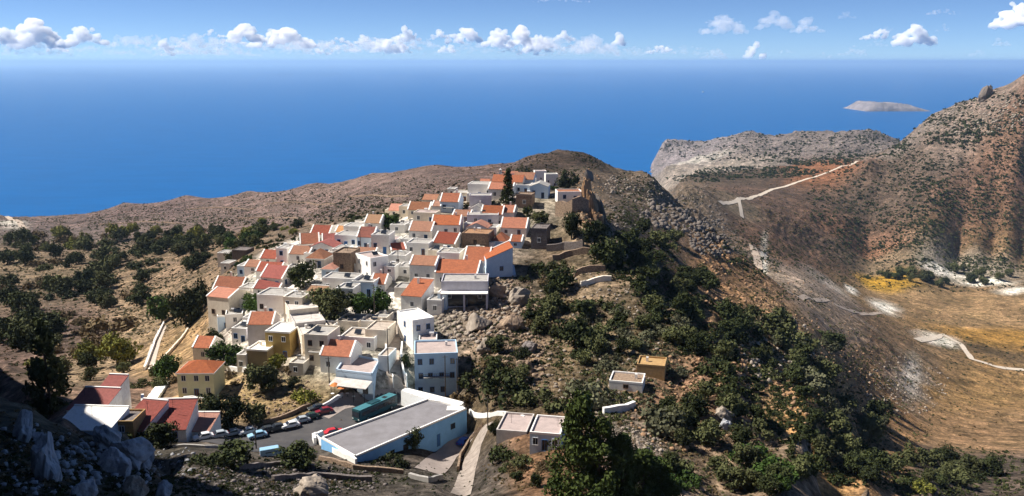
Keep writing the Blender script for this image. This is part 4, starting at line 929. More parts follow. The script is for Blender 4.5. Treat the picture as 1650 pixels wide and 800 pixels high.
# named trees and bushes: px, py of the foot, width px, shape, leaf, height factor, label, kind
KEY = [
 (82,668,66,'cone','dark',1.25,'large dark conifer left of the red and white hamlet','tree'),
 (300,528,58,'round','dark',1.25,'big dark tree right of centre in the trio beside the pink-roofed house','tree'),
 (262,520,46,'round','green',1.2,'big green tree left in the trio beside the pink-roofed house','tree'),
 (324,500,42,'round','dark',1.3,'tall dark tree touching the weathered orange roof','tree'),
 (190,590,66,'round','lime',.95,'large yellow-green tree in the lower field','tree'),
 (140,582,44,'round','lime',.9,'smaller yellow-green tree left of the large one in the lower field','tree'),
 (178,538,92,'bush','dry',.9,'wide brownish bush above the yellow-green trees','bush'),
 (272,614,46,'round','green',1.1,'green tree left of the yellow house','tree'),
 (62,590,40,'bush','lime',.9,'pale yellowish bush at the head of the dark conifer','bush'),
 (340,600,30,'bush','green',1,'green bush behind the yellow house wall','bush'),
 (362,592,58,'round','green',.85,'broad green tree between yellow house and khaki house','tree'),
 (344,556,34,'round','dark',.9,'dark tree below the pale blue arched house','tree'),
 (408,502,36,'round','green',1,'fresh green tree beside the thin maroon roof','tree'),
 (489,464,50,'round','dark',1.05,'dark tree enclosed by the brown hipped house','tree'),
 (545,520,62,'round','olive',1.05,'olive tree leftmost in the courtyard behind the stepped houses','tree'),
 (520,505,50,'round','olive',1,'smaller olive tree behind the stepped beige houses','tree'),
 (580,512,44,'round','green',1.1,'deep green tree central in the courtyard','tree'),
 (612,506,44,'round','green',1.1,'deep green tree at the right end of the courtyard','tree'),
 (552,530,34,'bush','dark',1,'dark shrub under the courtyard trees','bush'),
 (448,596,32,'round','lime',1,'bright green tree against the khaki wall','tree'),
 (424,634,56,'round','olive',1.05,'round olive tree on the sandy bank below the khaki house','tree'),
 (494,645,46,'bush','lime',1.1,'bright yellow-green bush above the maroon cars','bush'),
 (474,598,34,'bush','dry',1,'brown leafless bush below the cream two storey house','bush'),
 (340,694,62,'round','dark',1.15,'big dark tree left of two above the parked cars','tree'),
 (376,690,52,'round','dark',1.15,'big dark tree right of two above the parked cars','tree'),
 (412,684,40,'round','olive',1,'olive tree right of the two big dark trees','tree'),
 (478,754,64,'round','dark',.75,'dark tree in shade below the car park entrance','tree'),
 (370,752,74,'round','dark',.7,'wide dark tree in shade in front of the parked cars','tree'),
 (330,748,50,'bush','dark',.9,'dark bush in shade left of the wide dark tree','bush'),
 (262,720,56,'round','dark',.9,'dark tree in front of the red-brown roofs','tree'),
 (218,712,44,'bush','dark',1,'dark bush below the tall white chimney wall','bush'),
 (664,722,40,'round','dark',1.0,'palm-like dark tree against the blue hall wall','tree'),
 (631,750,52,'bush','dark',.9,'dark round bush below the long hall','bush'),
 (655,592,22,'round','dark',1.2,'small dark tree in the lane beside the big blue and white house','tree'),
 (626,370,40,'round','green',.8,'dark green tree at the upper left edge of the village','tree'),
 (606,362,22,'bush','green',1,'green bush left of the upper dark green tree','bush'),
 (819,330,24,'cone','dark',1.3,'dark cypress between the crest houses','tree'),
 (842,280,24,'bush','dark',1.2,'dark shrub on the skyline beside the church','bush'),
 (915,306,36,'round','dark',1,'dark tree on the crest beside the uppermost houses','tree'),
 (893,306,18,'bush','green',1,'green bush below the uppermost houses','bush'),
 (921,386,40,'round','dark',1.35,'tall dark tree below the brown retaining wall','tree'),
 (958,398,44,'round','dark',1.2,'dark round tree right of the tall one below the retaining wall','tree'),
 (976,428,54,'round','dark',1.0,'dark tree over the eastern stone terraces','tree'),
 (872,365,32,'round','olive',1,'olive tree left of the dark square building','tree'),
 (850,350,20,'round','dark',1,'dark tree beside the patched orange roof','tree'),
 (870,440,44,'bush','dark',1,'dark bush below the dark square building','bush'),
 (905,470,50,'round','dark',1,'dark tree on the slope under the stone terraces','tree'),
 (900,430,34,'bush','olive',1,'olive bush between the stone terraces','bush'),
 (846,452,20,'bush','dark',1.2,'dark bush right of the slanting orange roof','bush'),
 (925,560,64,'round','dark',.9,'dark tree above the pale olive bush','tree'),
 (944,650,88,'bush','greyscrub',1.1,'big grey-green bush left of the orange plaster ruin','bush'),
 (1062,690,96,'bush','greyscrub',1.0,'big grey-green bush below the orange plaster ruin','bush'),
 (960,500,50,'bush','olive',1,'olive bush high on the eastern slope','bush'),
 (815,640,92,'bush','dark',1.1,'broad dark bush mass right of the bright blue house','bush'),
 (770,620,60,'bush','dark',1.1,'dark bush against the bright blue house','bush'),
 (870,655,90,'bush','olive',.8,'spreading olive bush right of the dark bush mass','bush'),
 (745,650,46,'bush','dry',1.1,'reddish brown bush at the end of the long hall','bush'),
 (930,806,100,'pine','pine',1.25,'tallest pine beside the small pale blue house','tree'),
 (965,812,92,'pine','pine',1.1,'second tallest pine, just right of the tallest one','tree'),
 (1000,815,84,'pine','pine',1.0,'middle pine of the lower cluster','tree'),
 (1035,818,80,'pine','pine',.85,'fourth pine of the lower cluster','tree'),
 (1062,824,76,'pine','pine',.8,'rightmost and lowest pine of the lower cluster','tree'),
 (905,790,60,'bush','green',1.0,'green bush under the tallest pine','bush'),
 (808,740,50,'bush','dark',1.2,'dark bush beside the lower road','bush'),
 (796,700,22,'round','dark',1.2,'small dark tree beside the terrace edging wall','tree'),
 (1290,560,60,'bush','olive',1.1,'olive bush on the edge of the shaded ravine','bush'),
 (1250,545,64,'round','olive',.9,'grey-olive tree at the head of the shaded ravine','tree'),
 (1310,640,62,'round','greyscrub',.8,'big pale tree deep in the shaded ravine','tree'),
 (1345,700,54,'round','olive',.8,'olive tree lower in the shaded ravine','tree'),
 (1150,600,70,'bush','dark',1,'dark bush on the sunny spur above the boulder','bush'),
 (1210,700,70,'bush','olive',1,'olive bush on the lower spur','bush'),
 (1215,745,76,'bush','green',1,'green bush near the foot of the spur','bush'),
 (1488,790,40,'bush','lime',1,'pale green bush at the foot of the crater slope','bush'),
]
for px, py, wp, shp, mk, hg, lab, cat in KEY:
    X, Y, Z = hit(px, py); k = math.hypot(Y, ZC - Z) / F
    sc_ = {'round': .85, 'cone': .62, 'pine': .82, 'bush': .90}[shp]
    name = {'cone': 'cypress_tree', 'pine': 'pine_tree', 'round': 'broadleaf_tree', 'bush': 'bush'}[shp]
    plant(name, cat, X, Y, wp * k / sc_, shp, mk, lab, 'trees and bushes around the village', hg)
    FOOT.append((X, Y, wp * k * .25))
# the olive and oak fields: clusters by eye, each tree its own object
FIELD = [ # px, py, rx, ry, count, width px lo, hi, mix, where
 (90,394,100,12,19,18,32,['olive','dry','lime'],'on the far left rim of the field'),
 (300,384,130,10,28,18,32,['olive','dry','dark','lime'],'on the upper field rim'),
 (230,400,110,12,22,20,32,['dark','dark','olive'],'in the dark belt left of the village'),
 (345,392,70,14,16,18,30,['dark','green','olive'],'in the dark belt nearest the village'),
 (440,372,50,10,14,14,24,['dark','green','lime'],'behind the left end of the village'),
 (230,425,120,18,20,22,36,['dark','dark','olive'],'in the middle of the dark field'),
 (60,420,70,18,12,22,34,['olive','dark','dry'],'at the far left edge of the field'),
 (190,470,70,30,17,26,44,['dark','dark','olive','dry'],'in the central field'),
 (50,480,60,26,13,26,44,['dark','olive','dry'],'in the left field halfway down'),
 (40,540,56,26,11,34,52,['dark','dark','olive'],'in the lower left field'),
 (110,545,50,40,10,26,44,['dry','olive','dark'],'near the brown bush in the lower field'),
 (240,610,50,20,6,20,34,['olive','dark','dry'],'around the sloping white wall'),
 (110,605,80,14,6,22,36,['olive','dark'],'above the dark conifer'),
 (385,420,24,14,6,12,22,['green','olive'],'among the outer left houses'),
 (430,610,60,24,7,16,28,['dry','olive','lime'],'on the bank above the cars'),
 (585,355,60,10,7,10,18,['dark','olive'],'along the upper left village edge'),
 (880,500,40,50,15,22,40,['dark','olive','dry'],'on the rocky eastern slope'),
 (960,540,50,60,18,24,44,['olive','dark','greyscrub'],'on the spur below the terraces'),
 (1060,560,60,60,18,24,44,['olive','dark','greyscrub'],'in the middle of the eastern spur'),
 (1080,440,50,50,10,24,44,['dark','olive'],'along the spur crest'),
 (1150,680,80,50,16,30,50,['olive','dark','dry'],'on the lower eastern spur'),
 (1230,770,80,26,13,34,56,['dark','olive','green'],'at the foot of the eastern spur'),
 (1060,770,60,30,10,34,54,['dark','green','olive'],'beside the lower pines'),
 (1290,590,60,60,26,24,44,['dark','dark','olive','greyscrub'],'inside the shaded ravine'),
 (1360,690,60,60,20,28,50,['dark','olive','greyscrub'],'in the lower ravine'),
 (1530,770,110,26,18,22,44,['dark','olive'],'on the shaded crater slope'),
 (1020,400,34,40,10,20,36,['dark'],'on the dark upper cliff'),
 (1110,480,40,40,12,22,40,['dark','dark','olive'],'on the dark spur cliff'),
 (1190,550,40,40,12,24,44,['dark','dark','olive'],'beneath the sunny spur'),
 (1400,760,40,34,8,30,50,['dark'],'at the mouth of the ravine'),
 (810,600,60,34,12,22,40,['dark','olive','dry'],'among rocks beside the bright blue house'),
 (840,770,50,28,7,22,40,['dark','olive','dry'],'right of the lower road'),
 (1440,450,50,14,9,12,22,['dark','olive'],'beside the white crater ash'),
 (1560,450,90,14,12,12,22,['dark','olive'],'along the far crater floor'),
]
cnt = 0; SPOTS = []; LABS = {}
for px, py, rx, ry, n, lo, hi, mix, where in FIELD:
    done = 0; tries = 0
    while done < n and tries < n * 12:
        tries += 1; a = random.random() * 6.283; q = math.sqrt(random.random())
        X, Y, Z = hit(px + rx * q * math.cos(a), py + ry * q * math.sin(a)); k = math.hypot(Y, ZC - Z) / F
        if keepout(X, Y, 1.0): continue
        wd = random.uniform(lo, hi) * k
        if any((X - a_) ** 2 + (Y - b_) ** 2 < ((wd + c_) * .27) ** 2 for a_, b_, c_ in SPOTS[-120:]): continue
        mk = random.choice(mix); shp = 'bush' if mk in ('dry', 'greyscrub') or random.random() < .25 else 'round'
        ad = {'dark': 'dark', 'olive': 'olive-coloured', 'dry': 'dry brown', 'lime': 'yellow-green', 'green': 'green', 'greyscrub': 'grey-green'}[mk]
        kind = 'bush' if shp == 'bush' else 'tree'; lab = 'x'
        e = plant('bush' if kind == 'bush' else 'broadleaf_tree', kind, X, Y, wd / .85, shp, mk, lab, f'{ad} {kind} growth {where}', random.uniform(.8, 1.05), trunk=(k < .5)); LABS.setdefault((ad, kind, where), []).append((X / Y, e))
        SPOTS.append((X, Y, wd)); done += 1; cnt += 1
ORD = ['leftmost','second','third','fourth','fifth','sixth','seventh','eighth','ninth','tenth','eleventh','twelfth','thirteenth','fourteenth','fifteenth','sixteenth','seventeenth','eighteenth','nineteenth','twentieth']
for (ad, kind, where), L_ in LABS.items():
    L_.sort(key=lambda q: q[0])
    for i, (_, e) in enumerate(L_):
        if len(L_) == 1: e['label'] = f'only {ad} {kind} {where}'
        elif i == len(L_) - 1: e['label'] = f'rightmost {ad} {kind} {where}'
        else: e['label'] = f'{ORD[min(i, 19)]} {ad} {kind} ' + ('' if i == 0 else 'from the left, ') + where
print('FIELD plants', cnt)
# ground scrub too many to count: one mesh per leaf colour
SCRUB = [(120,470,200,80,900,.8,2.2,'olive'),(260,460,120,60,500,.8,2.4,'greyscrub'),(1400,400,120,60,700,2,5,'dark'),(1560,300,110,80,700,3,7,'dark'),(400,338,260,24,700,1.8,4.0,'dark'),(640,312,200,24,500,1.6,3.6,'dark'),(200,360,200,10,400,2,4,'olive'),(450,768,190,30,900,.3,1.2,'dark'),(200,450,200,60,800,.8,2.4,'dark'),(780,510,80,70,420,.4,1.6,'dark'),(90,560,110,60,500,.5,1.8,'dark'),(830,580,70,60,300,.6,2.0,'dark'),(1000,390,34,44,420,1.2,3.4,'dark'),(1060,450,40,44,420,1.2,3.6,'dark'),(1130,520,40,44,420,1.2,3.6,'dark'),(1200,590,40,44,420,1.2,3.6,'dark'),(1290,660,50,50,420,1.2,3.8,'dark'),(1370,740,50,44,420,1.2,3.8,'dark'),(970,640,60,40,300,.8,2.2,'olive'),(1030,600,60,50,300,.8,2.2,'greyscrub'),(250,392,270,13,520,2.0,4.6,'dark'),(120,440,150,44,360,1.4,3.4,'dark'),(120,500,140,60,300,1.2,3.0,'olive'),(450,320,300,26,2500,.6,1.6,'dark'),(250,350,240,20,1600,.6,1.8,'dry'),(1270,560,120,120,1500,.5,1.8,'dry'),(1400,620,100,100,1200,.6,2.0,'dark'),(1330,430,120,60,1200,1,3,'dark'),(1300,380,120,50,1000,1.5,4,'dark'),(1500,600,160,60,700,.8,2.4,'dry'),(200,480,220,80,1500,.3,1.2,'dry'),(200,480,220,80,900,.4,1.3,'olive'),(950,560,150,160,1500,.3,1.0,'dry'),(1100,640,160,120,1400,.3,1.0,'greyscrub'), # px, py, rx, ry, n, size lo/hi m, colour
 (150,385,190,14,500,1.2,3.0,'olive'),(220,430,190,40,450,.8,2.0,'greyscrub'),(100,520,130,70,420,.6,1.8,'dry'),(100,520,130,70,240,.7,2.0,'olive'),(250,340,260,22,900,1.0,2.6,'dry'),(250,340,260,22,420,1.2,3.0,'greyscrub'),
 (600,310,220,30,2200,.7,2.0,'dry'),(200,350,200,16,1500,.9,2.4,'dark'),(500,330,240,26,1500,.7,2.2,'dark'),(1000,390,50,60,600,.8,2.4,'dark'),(1120,500,70,70,800,.8,2.4,'dark'),(1220,600,70,70,800,.8,2.4,'dark'),(600,310,220,30,450,1.0,2.6,'dark'),(900,262,80,16,500,1.4,3.4,'dark'),(780,270,100,12,300,1.2,3,'dry'),
 (880,520,70,90,420,.5,1.5,'olive'),(980,520,110,120,700,.5,1.6,'olive'),(1050,620,140,120,800,.4,1.4,'dry'),(1050,600,150,130,600,.5,1.5,'dark'),(1180,720,130,80,600,.4,1.4,'olive'),(1180,700,130,90,500,.4,1.4,'dry'),
 (1100,300,110,30,900,1.4,3.6,'dark'),(1060,340,60,40,500,.9,2.4,'olive'),(1140,420,80,60,700,.8,2.4,'dry'),(1140,420,90,60,420,.9,2.6,'dark'),(1260,540,80,90,700,.8,2.6,'dark'),(1330,650,80,110,900,.8,2.6,'dark'),(1330,600,100,110,700,.7,2.4,'olive'),
 (1440,620,130,90,700,.8,2.6,'olive'),(1500,640,150,100,420,.9,2.8,'dry'),(1450,560,90,60,400,1.0,2.6,'dark'),(1540,765,130,40,900,.9,3.0,'dark'),(1540,765,130,40,500,.8,2.6,'olive'),
 (1420,320,110,80,1500,4,10,'dark'),(1420,390,100,40,500,3,7,'dark'),(1340,330,110,50,700,2.5,6,'dry'),(1560,260,110,90,1500,3,8,'dark'),(1560,360,110,70,1200,2.5,7,'olive'),(1620,300,60,120,700,3,7,'dark'),(1560,180,100,40,700,4,10,'dark'),
 (1260,235,190,26,1300,6,14,'dark'),(1480,215,120,24,800,5,12,'dark'),(1220,278,90,9,700,5,12,'dark'),(1320,262,50,6,260,6,13,'dark'),(1130,288,50,6,250,5,11,'dark'),(1500,450,160,20,500,2,6,'dark'),(1560,425,110,10,260,4,9,'dark'),(1240,400,70,40,600,2,5,'dark'),
 (1600,430,70,14,240,3,7,'olive'),(1500,520,150,40,160,1.5,4,'olive'),(1600,580,80,30,160,1.5,4,'dark'),
 (40,760,90,60,600,.25,.9,'dark'),(60,720,100,60,400,.25,.9,'dry'),(250,770,120,36,500,.3,1.0,'dark'),(420,775,160,26,500,.3,1.1,'dark'),(430,770,160,30,300,.3,.9,'dry'),(700,775,120,26,200,.3,.9,'dark'),(860,750,80,40,260,.4,1.1,'dry'),
 (540,620,200,60,160,.3,.8,'dry'),(430,630,70,36,160,.4,1.2,'olive'),(790,520,80,70,300,.3,1.1,'olive'),(620,450,260,110,160,.4,1.1,'green'),
]
bushes = []; small = []
for i in range(5):
    small.append(leaves_np(clumps(4, 'bush', random.Random(90 + i)), 4, .17, np.random.default_rng(90 + i)))
for i in range(6):
    r = random.Random(i); rg = np.random.default_rng(i); V = leaves_np(clumps(7, 'bush', r), 7, .10, rg); bushes.append(V)
acc = {}
for px, py, rx, ry, n, lo, hi, mk in SCRUB:
    a = rng.random(n) * 2 * math.pi; q = np.sqrt(rng.random(n)) * 1.1
    qx = px + rx * q * np.cos(a); qy = py + ry * q * np.sin(a)
    nn = fbm(qx / 26, qy / 14, 3, 55); ok = nn + rng.random(n) * .3 > .52; qx, qy = qx[ok], qy[ok]
    X, Y, Z = hits(qx, qy)
    for x, y, z in zip(X, Y, Z):
        if y > 4600 or z < 2 or (y < 420 and keepout(x, y, .3)): continue
        s = lo + (hi - lo) * rng.random() ** 2; an = rng.random() * 6.283; c_, s_ = math.cos(an), math.sin(an)
        V = bushes[rng.integers(6)] if y < 450 else small[rng.integers(5)]; W = np.empty_like(V); W[:, 0] = (V[:, 0] * c_ - V[:, 1] * s_) * s + x; W[:, 1] = (V[:, 0] * s_ + V[:, 1] * c_) * s + y; W[:, 2] = V[:, 2] * s * rng.uniform(.7, 1.1) + z
        acc.setdefault(mk, []).append(W)
for mk, L_ in acc.items():
    V = np.concatenate(L_); tag(link('undergrowth', mesh_np('undergrowth_' + mk, V, np.arange(len(V)).reshape(-1, 4), [LM[mk]])), kind='stuff')
    print('scrub', mk, len(L_))

# ---------------------------------------------------------------- rocks
M['rock'] = mat('grey_rock', (.42, .42, .44), .95, (.22, .22, .23), 1.3, bump=.10, bscale=4)
M['redrock'] = mat('ochre_rock', (.40, .24, .13), .95, (.20, .13, .085), .5, bump=.18, bscale=2)
M['palerock'] = mat('pale_rock', (.40, .34, .28), .95, (.21, .17, .135), 1.0, bump=.1, bscale=4)
M['cliff'] = mat('dark_crag', (.20, .17, .15), .95, (.10, .085, .075), .3, bump=.6, bscale=1)
def rock_mesh(seed, sub=3, stretch=(1, 1, 1), cuts=9):
    rg = random.Random(seed); bm = bmesh.new(); bmesh.ops.create_icosphere(bm, subdivisions=sub, radius=1)
    pl = [(Vector((rg.gauss(0, 1), rg.gauss(0, 1), rg.gauss(0, .8))).normalized(), rg.uniform(.55, .85)) for _ in range(cuts)]
    for v in bm.verts:
        for n_, d in pl:
            t = v.co.dot(n_) - d
            if t > 0: v.co -= n_ * t * .92
        nz = vnoise(np.array([v.co.x * 3 + seed]), np.array([v.co.y * 3 + v.co.z * 2.3]), seed)[0] - .5
        nz2 = vnoise(np.array([v.co.x * 8 + seed]), np.array([v.co.y * 8 + v.co.z * 6.1]), seed + 9)[0] - .5; v.co *= 1 + .34 * nz + .15 * nz2; v.co = Vector((v.co.x * stretch[0], v.co.y * stretch[1], v.co.z * stretch[2]))
    me = bpy.data.meshes.new('rock'); bm.to_mesh(me); bm.free(); return me
BOULD = [ # px, py centre, width px, height px, mat, label
 (72,742,48,70,'rock','long grey boulder leaning on the dark foreground slope'),
 (36,690,30,50,'rock','upright grey boulder at the left edge of the foreground'),
 (60,706,18,20,'rock','small grey boulder above the long leaning one'),
 (216,788,38,34,'palerock','pale round boulder at the bottom edge'),
 (262,792,24,24,'rock','small grey boulder right of the pale round one'),
 (135,790,36,34,'rock','grey boulder at the bottom edge left of the pale one'),
 (205,730,66,40,'rock','largest grey crag in front of the red-brown roofs'),
 (172,706,40,34,'rock','jagged grey crag beside the garage'),
 (182,746,50,34,'rock','low grey crag below the largest one'),
 (232,740,30,26,'rock','grey boulder right of the largest crag'),
 (502,790,56,30,'palerock','pale boulder bottom centre-left'),
 (1168,668,26,24,'palerock','white round boulder on the sunny spur'),
 (1172,686,20,16,'rock','grey boulder under the white round one'),
 (944,304,13,34,'redrock','orange rock pinnacle, tallest beside the isolated white house'),
 (955,326,14,40,'redrock','orange rock pinnacle right of the tallest one'),
 (960,352,20,24,'redrock','lower orange crag under the pinnacles'),
 (966,330,13,34,'cliff','dark rock needle on the cliff edge'),
 (1590,147,20,26,'cliff','dark rock tooth on the right mountain skyline'),
 (950,282,12,22,'cliff','small dark crag on the crest skyline'),
 (850,560,30,20,'darkstone','shaded crag left of the dark tree'),
 (800,470,30,22,'stone','broken ochre rock beside the lilac loggia house'),
 (835,480,34,26,'palerock','pale outcrop at the top of the rocky slope'),
 (770,520,36,26,'palerock','pale outcrop beside the big blue and white house'),
 (820,520,34,24,'stone','brown outcrop in the middle of the rocky slope'),
 (865,500,30,24,'stone','brown outcrop at the right of the rocky slope'),
 (785,560,30,22,'palerock','pale outcrop low on the rocky slope'),
 (845,590,26,18,'stone','brown outcrop above the dark bush mass'),
 (1270,520,26,34,'cliff','dark crag at the crest of the ravine'),
]
for i, (px, py, wp, hp, mk, lab) in enumerate(BOULD):
    X, Y, Z = hit(px, py + hp * .42); k = math.hypot(Y, ZC - Z) / F
    me = rock_mesh(i + 3, 4, (1, .9, 1), 12); me.materials.append(M[mk]); o = link('boulder', me)
    o.location = (X, Y + wp * k * .2, Z + hp * k * .25); o.scale = (wp * k / 1.5, wp * k / 1.7, hp * k / 1.35); o.rotation_euler = (random.uniform(-.2, .2), random.uniform(-.25, .25), random.uniform(0, 6))
    tag(o, lab, 'rock', 'boulders and crags')
stones = [rock_mesh(50 + i, 1, (1, 1, .8), 5) for i in range(5)]
SD = []
for me in stones:
    V = np.array([v.co[:] for v in me.vertices]); Fc = np.array([p.vertices[:] for p in me.polygons]); SD.append((V, Fc)); bpy.data.meshes.remove(me)
RUB = [(770,500,70,60,900,.35,1.7,'palerock'),(830,560,60,70,600,.35,1.6,'stone'),(800,480,60,50,500,.3,1.4,'stone'),(950,560,120,120,700,.25,1.2,'palerock'),(1120,640,120,90,900,.25,1.3,'redrock'),(1060,300,90,30,500,.8,2.6,'palerock'),
 (1100,345,70,30,350,1.5,5,'cliff'),(1150,385,40,30,250,1.5,4,'cliff'),(450,775,180,25,700,.2,.8,'darkstone'),(200,745,120,40,300,.2,.9,'rock'),(60,740,90,60,200,.15,.6,'rock'),(1010,720,60,30,300,.3,1.0,'palerock'),  # dark stones on the foreground slope stand in for shade
 (250,345,260,22,2600,.5,1.7,'palerock'),(600,310,240,30,2800,.5,1.6,'palerock'),(1300,560,120,120,700,.5,2.0,'redrock'),(200,480,200,80,900,.2,.8,'palerock'),(220,470,200,70,500,.3,1.1,'palerock'),(1250,235,180,22,500,3,8,'palerock'),(1560,180,100,40,500,3,7,'palerock'),(1250,560,60,60,400,.6,2.4,'palerock'),(1460,620,70,50,300,.8,2.6,'palerock'),
 (430,635,80,36,350,.25,.9,'stone'),(1200,450,80,60,500,.6,2.2,'redrock'),(1340,620,70,80,400,.8,2.4,'redrock'),(950,320,24,50,260,.6,2.2,'redrock'),(1000,360,30,60,200,.6,2.0,'cliff')]
acc = {}
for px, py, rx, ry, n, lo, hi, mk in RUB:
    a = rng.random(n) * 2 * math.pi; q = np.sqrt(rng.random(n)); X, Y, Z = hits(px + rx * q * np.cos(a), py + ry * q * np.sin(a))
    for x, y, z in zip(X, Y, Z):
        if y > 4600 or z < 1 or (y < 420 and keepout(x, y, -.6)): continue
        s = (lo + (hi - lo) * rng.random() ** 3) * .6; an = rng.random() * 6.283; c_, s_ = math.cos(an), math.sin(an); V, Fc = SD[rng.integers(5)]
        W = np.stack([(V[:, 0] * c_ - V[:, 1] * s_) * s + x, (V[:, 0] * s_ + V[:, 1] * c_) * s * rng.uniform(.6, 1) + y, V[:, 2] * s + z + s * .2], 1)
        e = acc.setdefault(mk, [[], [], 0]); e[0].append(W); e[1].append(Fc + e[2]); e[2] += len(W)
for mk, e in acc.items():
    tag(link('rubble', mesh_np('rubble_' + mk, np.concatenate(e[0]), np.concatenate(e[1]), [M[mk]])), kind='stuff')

# ---------------------------------------------------------------- vehicles
def paint(name, c): return mat(name, c, .3, spec=.5)
PAINT = {'white': paint('white_car_paint', (.75, .75, .75)), 'silver': paint('silver_car_paint', (.38, .42, .45)), 'maroon': paint('maroon_car_paint', (.22, .02, .035)), 'green': paint('dark_green_paint', (.03, .06, .05)),
 'blue': paint('blue_car_paint', (.03, .09, .42)), 'lightblue': paint('light_blue_paint', (.30, .50, .66)), 'red': paint('red_car_paint', (.50, .03, .04)), 'teal': paint('teal_bus_paint', (.012, .055, .065)), 'dark': paint('dark_car_paint', (.04, .045, .05))}
TYRE = mat('tyre_rubber', (.02, .02, .02), .9); RIM = mat('steel_rim', (.4, .4, .4), .4, metal=.7)
LAMP = mat('lamp_glass', (.7, .7, .65), .2, spec=.5); TAIL = mat('tail_lamp', (.4, .02, .02), .3)
def loft(prof, hw_lo, hw_hi, zsplit):
    """side profile (x, z) closed; half-width narrows above zsplit"""
    m = MB(); n = len(prof); f = lambda z: hw_lo if z <= zsplit else hw_lo + (hw_hi - hw_lo) * min(1, (z - zsplit) / .5)
    o = 0; m.v = [(x, -f(z), z) for x, z in prof] + [(x, f(z), z) for x, z in prof]
    m.f = [tuple(range(n)), tuple(reversed(range(n, 2 * n)))] + [((i + 1) % n, i, n + i, n + (i + 1) % n) for i in range(n)]
    return m
def car(px, py, yaw, col, label, L=4.1, cat='car', van=False, name='parked_car', group='cars parked in the village'):
    X, Y, Z = hit(px, py); t = thing(name, label, cat, (X, Y, Z + .14), R(yaw), group); h = L / 2
    if van: prof = [(-h, .35), (-h, 1.75), (h * .45, 1.85), (h * .78, 1.1), (h, .95), (h, .35)]
    else: prof = [(-h, .35), (-h * .98, .82), (-h * .78, .92), (-h * .55, 1.38), (h * .12, 1.42), (h * .45, .95), (h * .93, .80), (h, .60), (h, .35)]
    b = loft(prof, .84, .64 if not van else .78, .9).build('body', PAINT[col], t, .05)
    g = MB()
    if van: g.quadprism([(h * .47, -.7, 1.75), (h * .79, -.7, 1.13), (h * .79, .7, 1.13), (h * .47, .7, 1.75)], [(h * .50, -.7, 1.79), (h * .82, -.7, 1.17), (h * .82, .7, 1.17), (h * .50, .7, 1.79)])
    else:
        g.quadprism([(h * .16, -.6, 1.37), (h * .44, -.7, .99), (h * .44, .7, .99), (h * .16, .6, 1.37)], [(h * .19, -.6, 1.42), (h * .47, -.7, 1.04), (h * .47, .7, 1.04), (h * .19, .6, 1.42)])
    g.build('windscreen', 'window', b)
    for s in (-1, 1):
        q = MB(); z0, z1 = (1.05, 1.6) if van else (.98, 1.32)
        a = [(-h * .6, s * .80, z0), (h * .33, s * .80, z0), (h * .12, s * .70, z1), (-h * .5, s * .70, z1)]
        q.quadprism(a, [(x, y + s * .035, z) for x, y, z in a]); q.build('side_window', 'window', b)
    for sx in (-.62, .62):
        for sy in (-1, 1):
            wv = MB().bar((sx * h, sy * .70, .30), (sx * h, sy * .88, .30), .31, n=14).build('wheel', TYRE, t)
            MB().bar((sx * h, sy * .881, .30), (sx * h, sy * .895, .30), .17, n=10).build('rim', RIM, wv)
    for sy in (-.6, .6):
        MB().box(h - .03, h + .03, sy - .16, sy + .16, .62, .76).build('headlight', LAMP, t); MB().box(-h - .03, -h + .03, sy - .14, sy + .14, .66, .82).build('tail_light', TAIL, t)
CARS = [(468,690,-150,'white','white hatchback fourth from the maroon car in the parked row'),(485,682,-150,'silver','silver car between white hatchback and dark green car'),(500,676,-150,'green','dark green car beside the maroon car'),
 (522,667,-150,'maroon','maroon car at the square end of the parked row'),(511,662,-150,'dark','dark car half hidden behind the maroon car'),(446,694,-150,'dark','dark car left of the white hatchback'),(429,698,-150,'dark','near-black car in the middle of the parked row'),
 (399,700,-145,'white','white car under the right one of the two big dark trees'),(374,703,-150,'silver','silver car under the left one of the two big dark trees'),(352,706,-150,'silver','grey car in tree shade near the plain pink roof'),(328,709,-150,'white','white car at the left end of the parked row'),
 (415,706,-150,'lightblue','light blue car low in the parked row'),(538,701,25,'red','red car behind the curved white wall'),(748,716,62,'blue','blue car in the lane right of the long hall')]
for c in CARS: car(*c)
car(440,736,20,'lightblue','light blue and white van in shade by the car park entrance',4.8,'van',True,'parked_van',None)
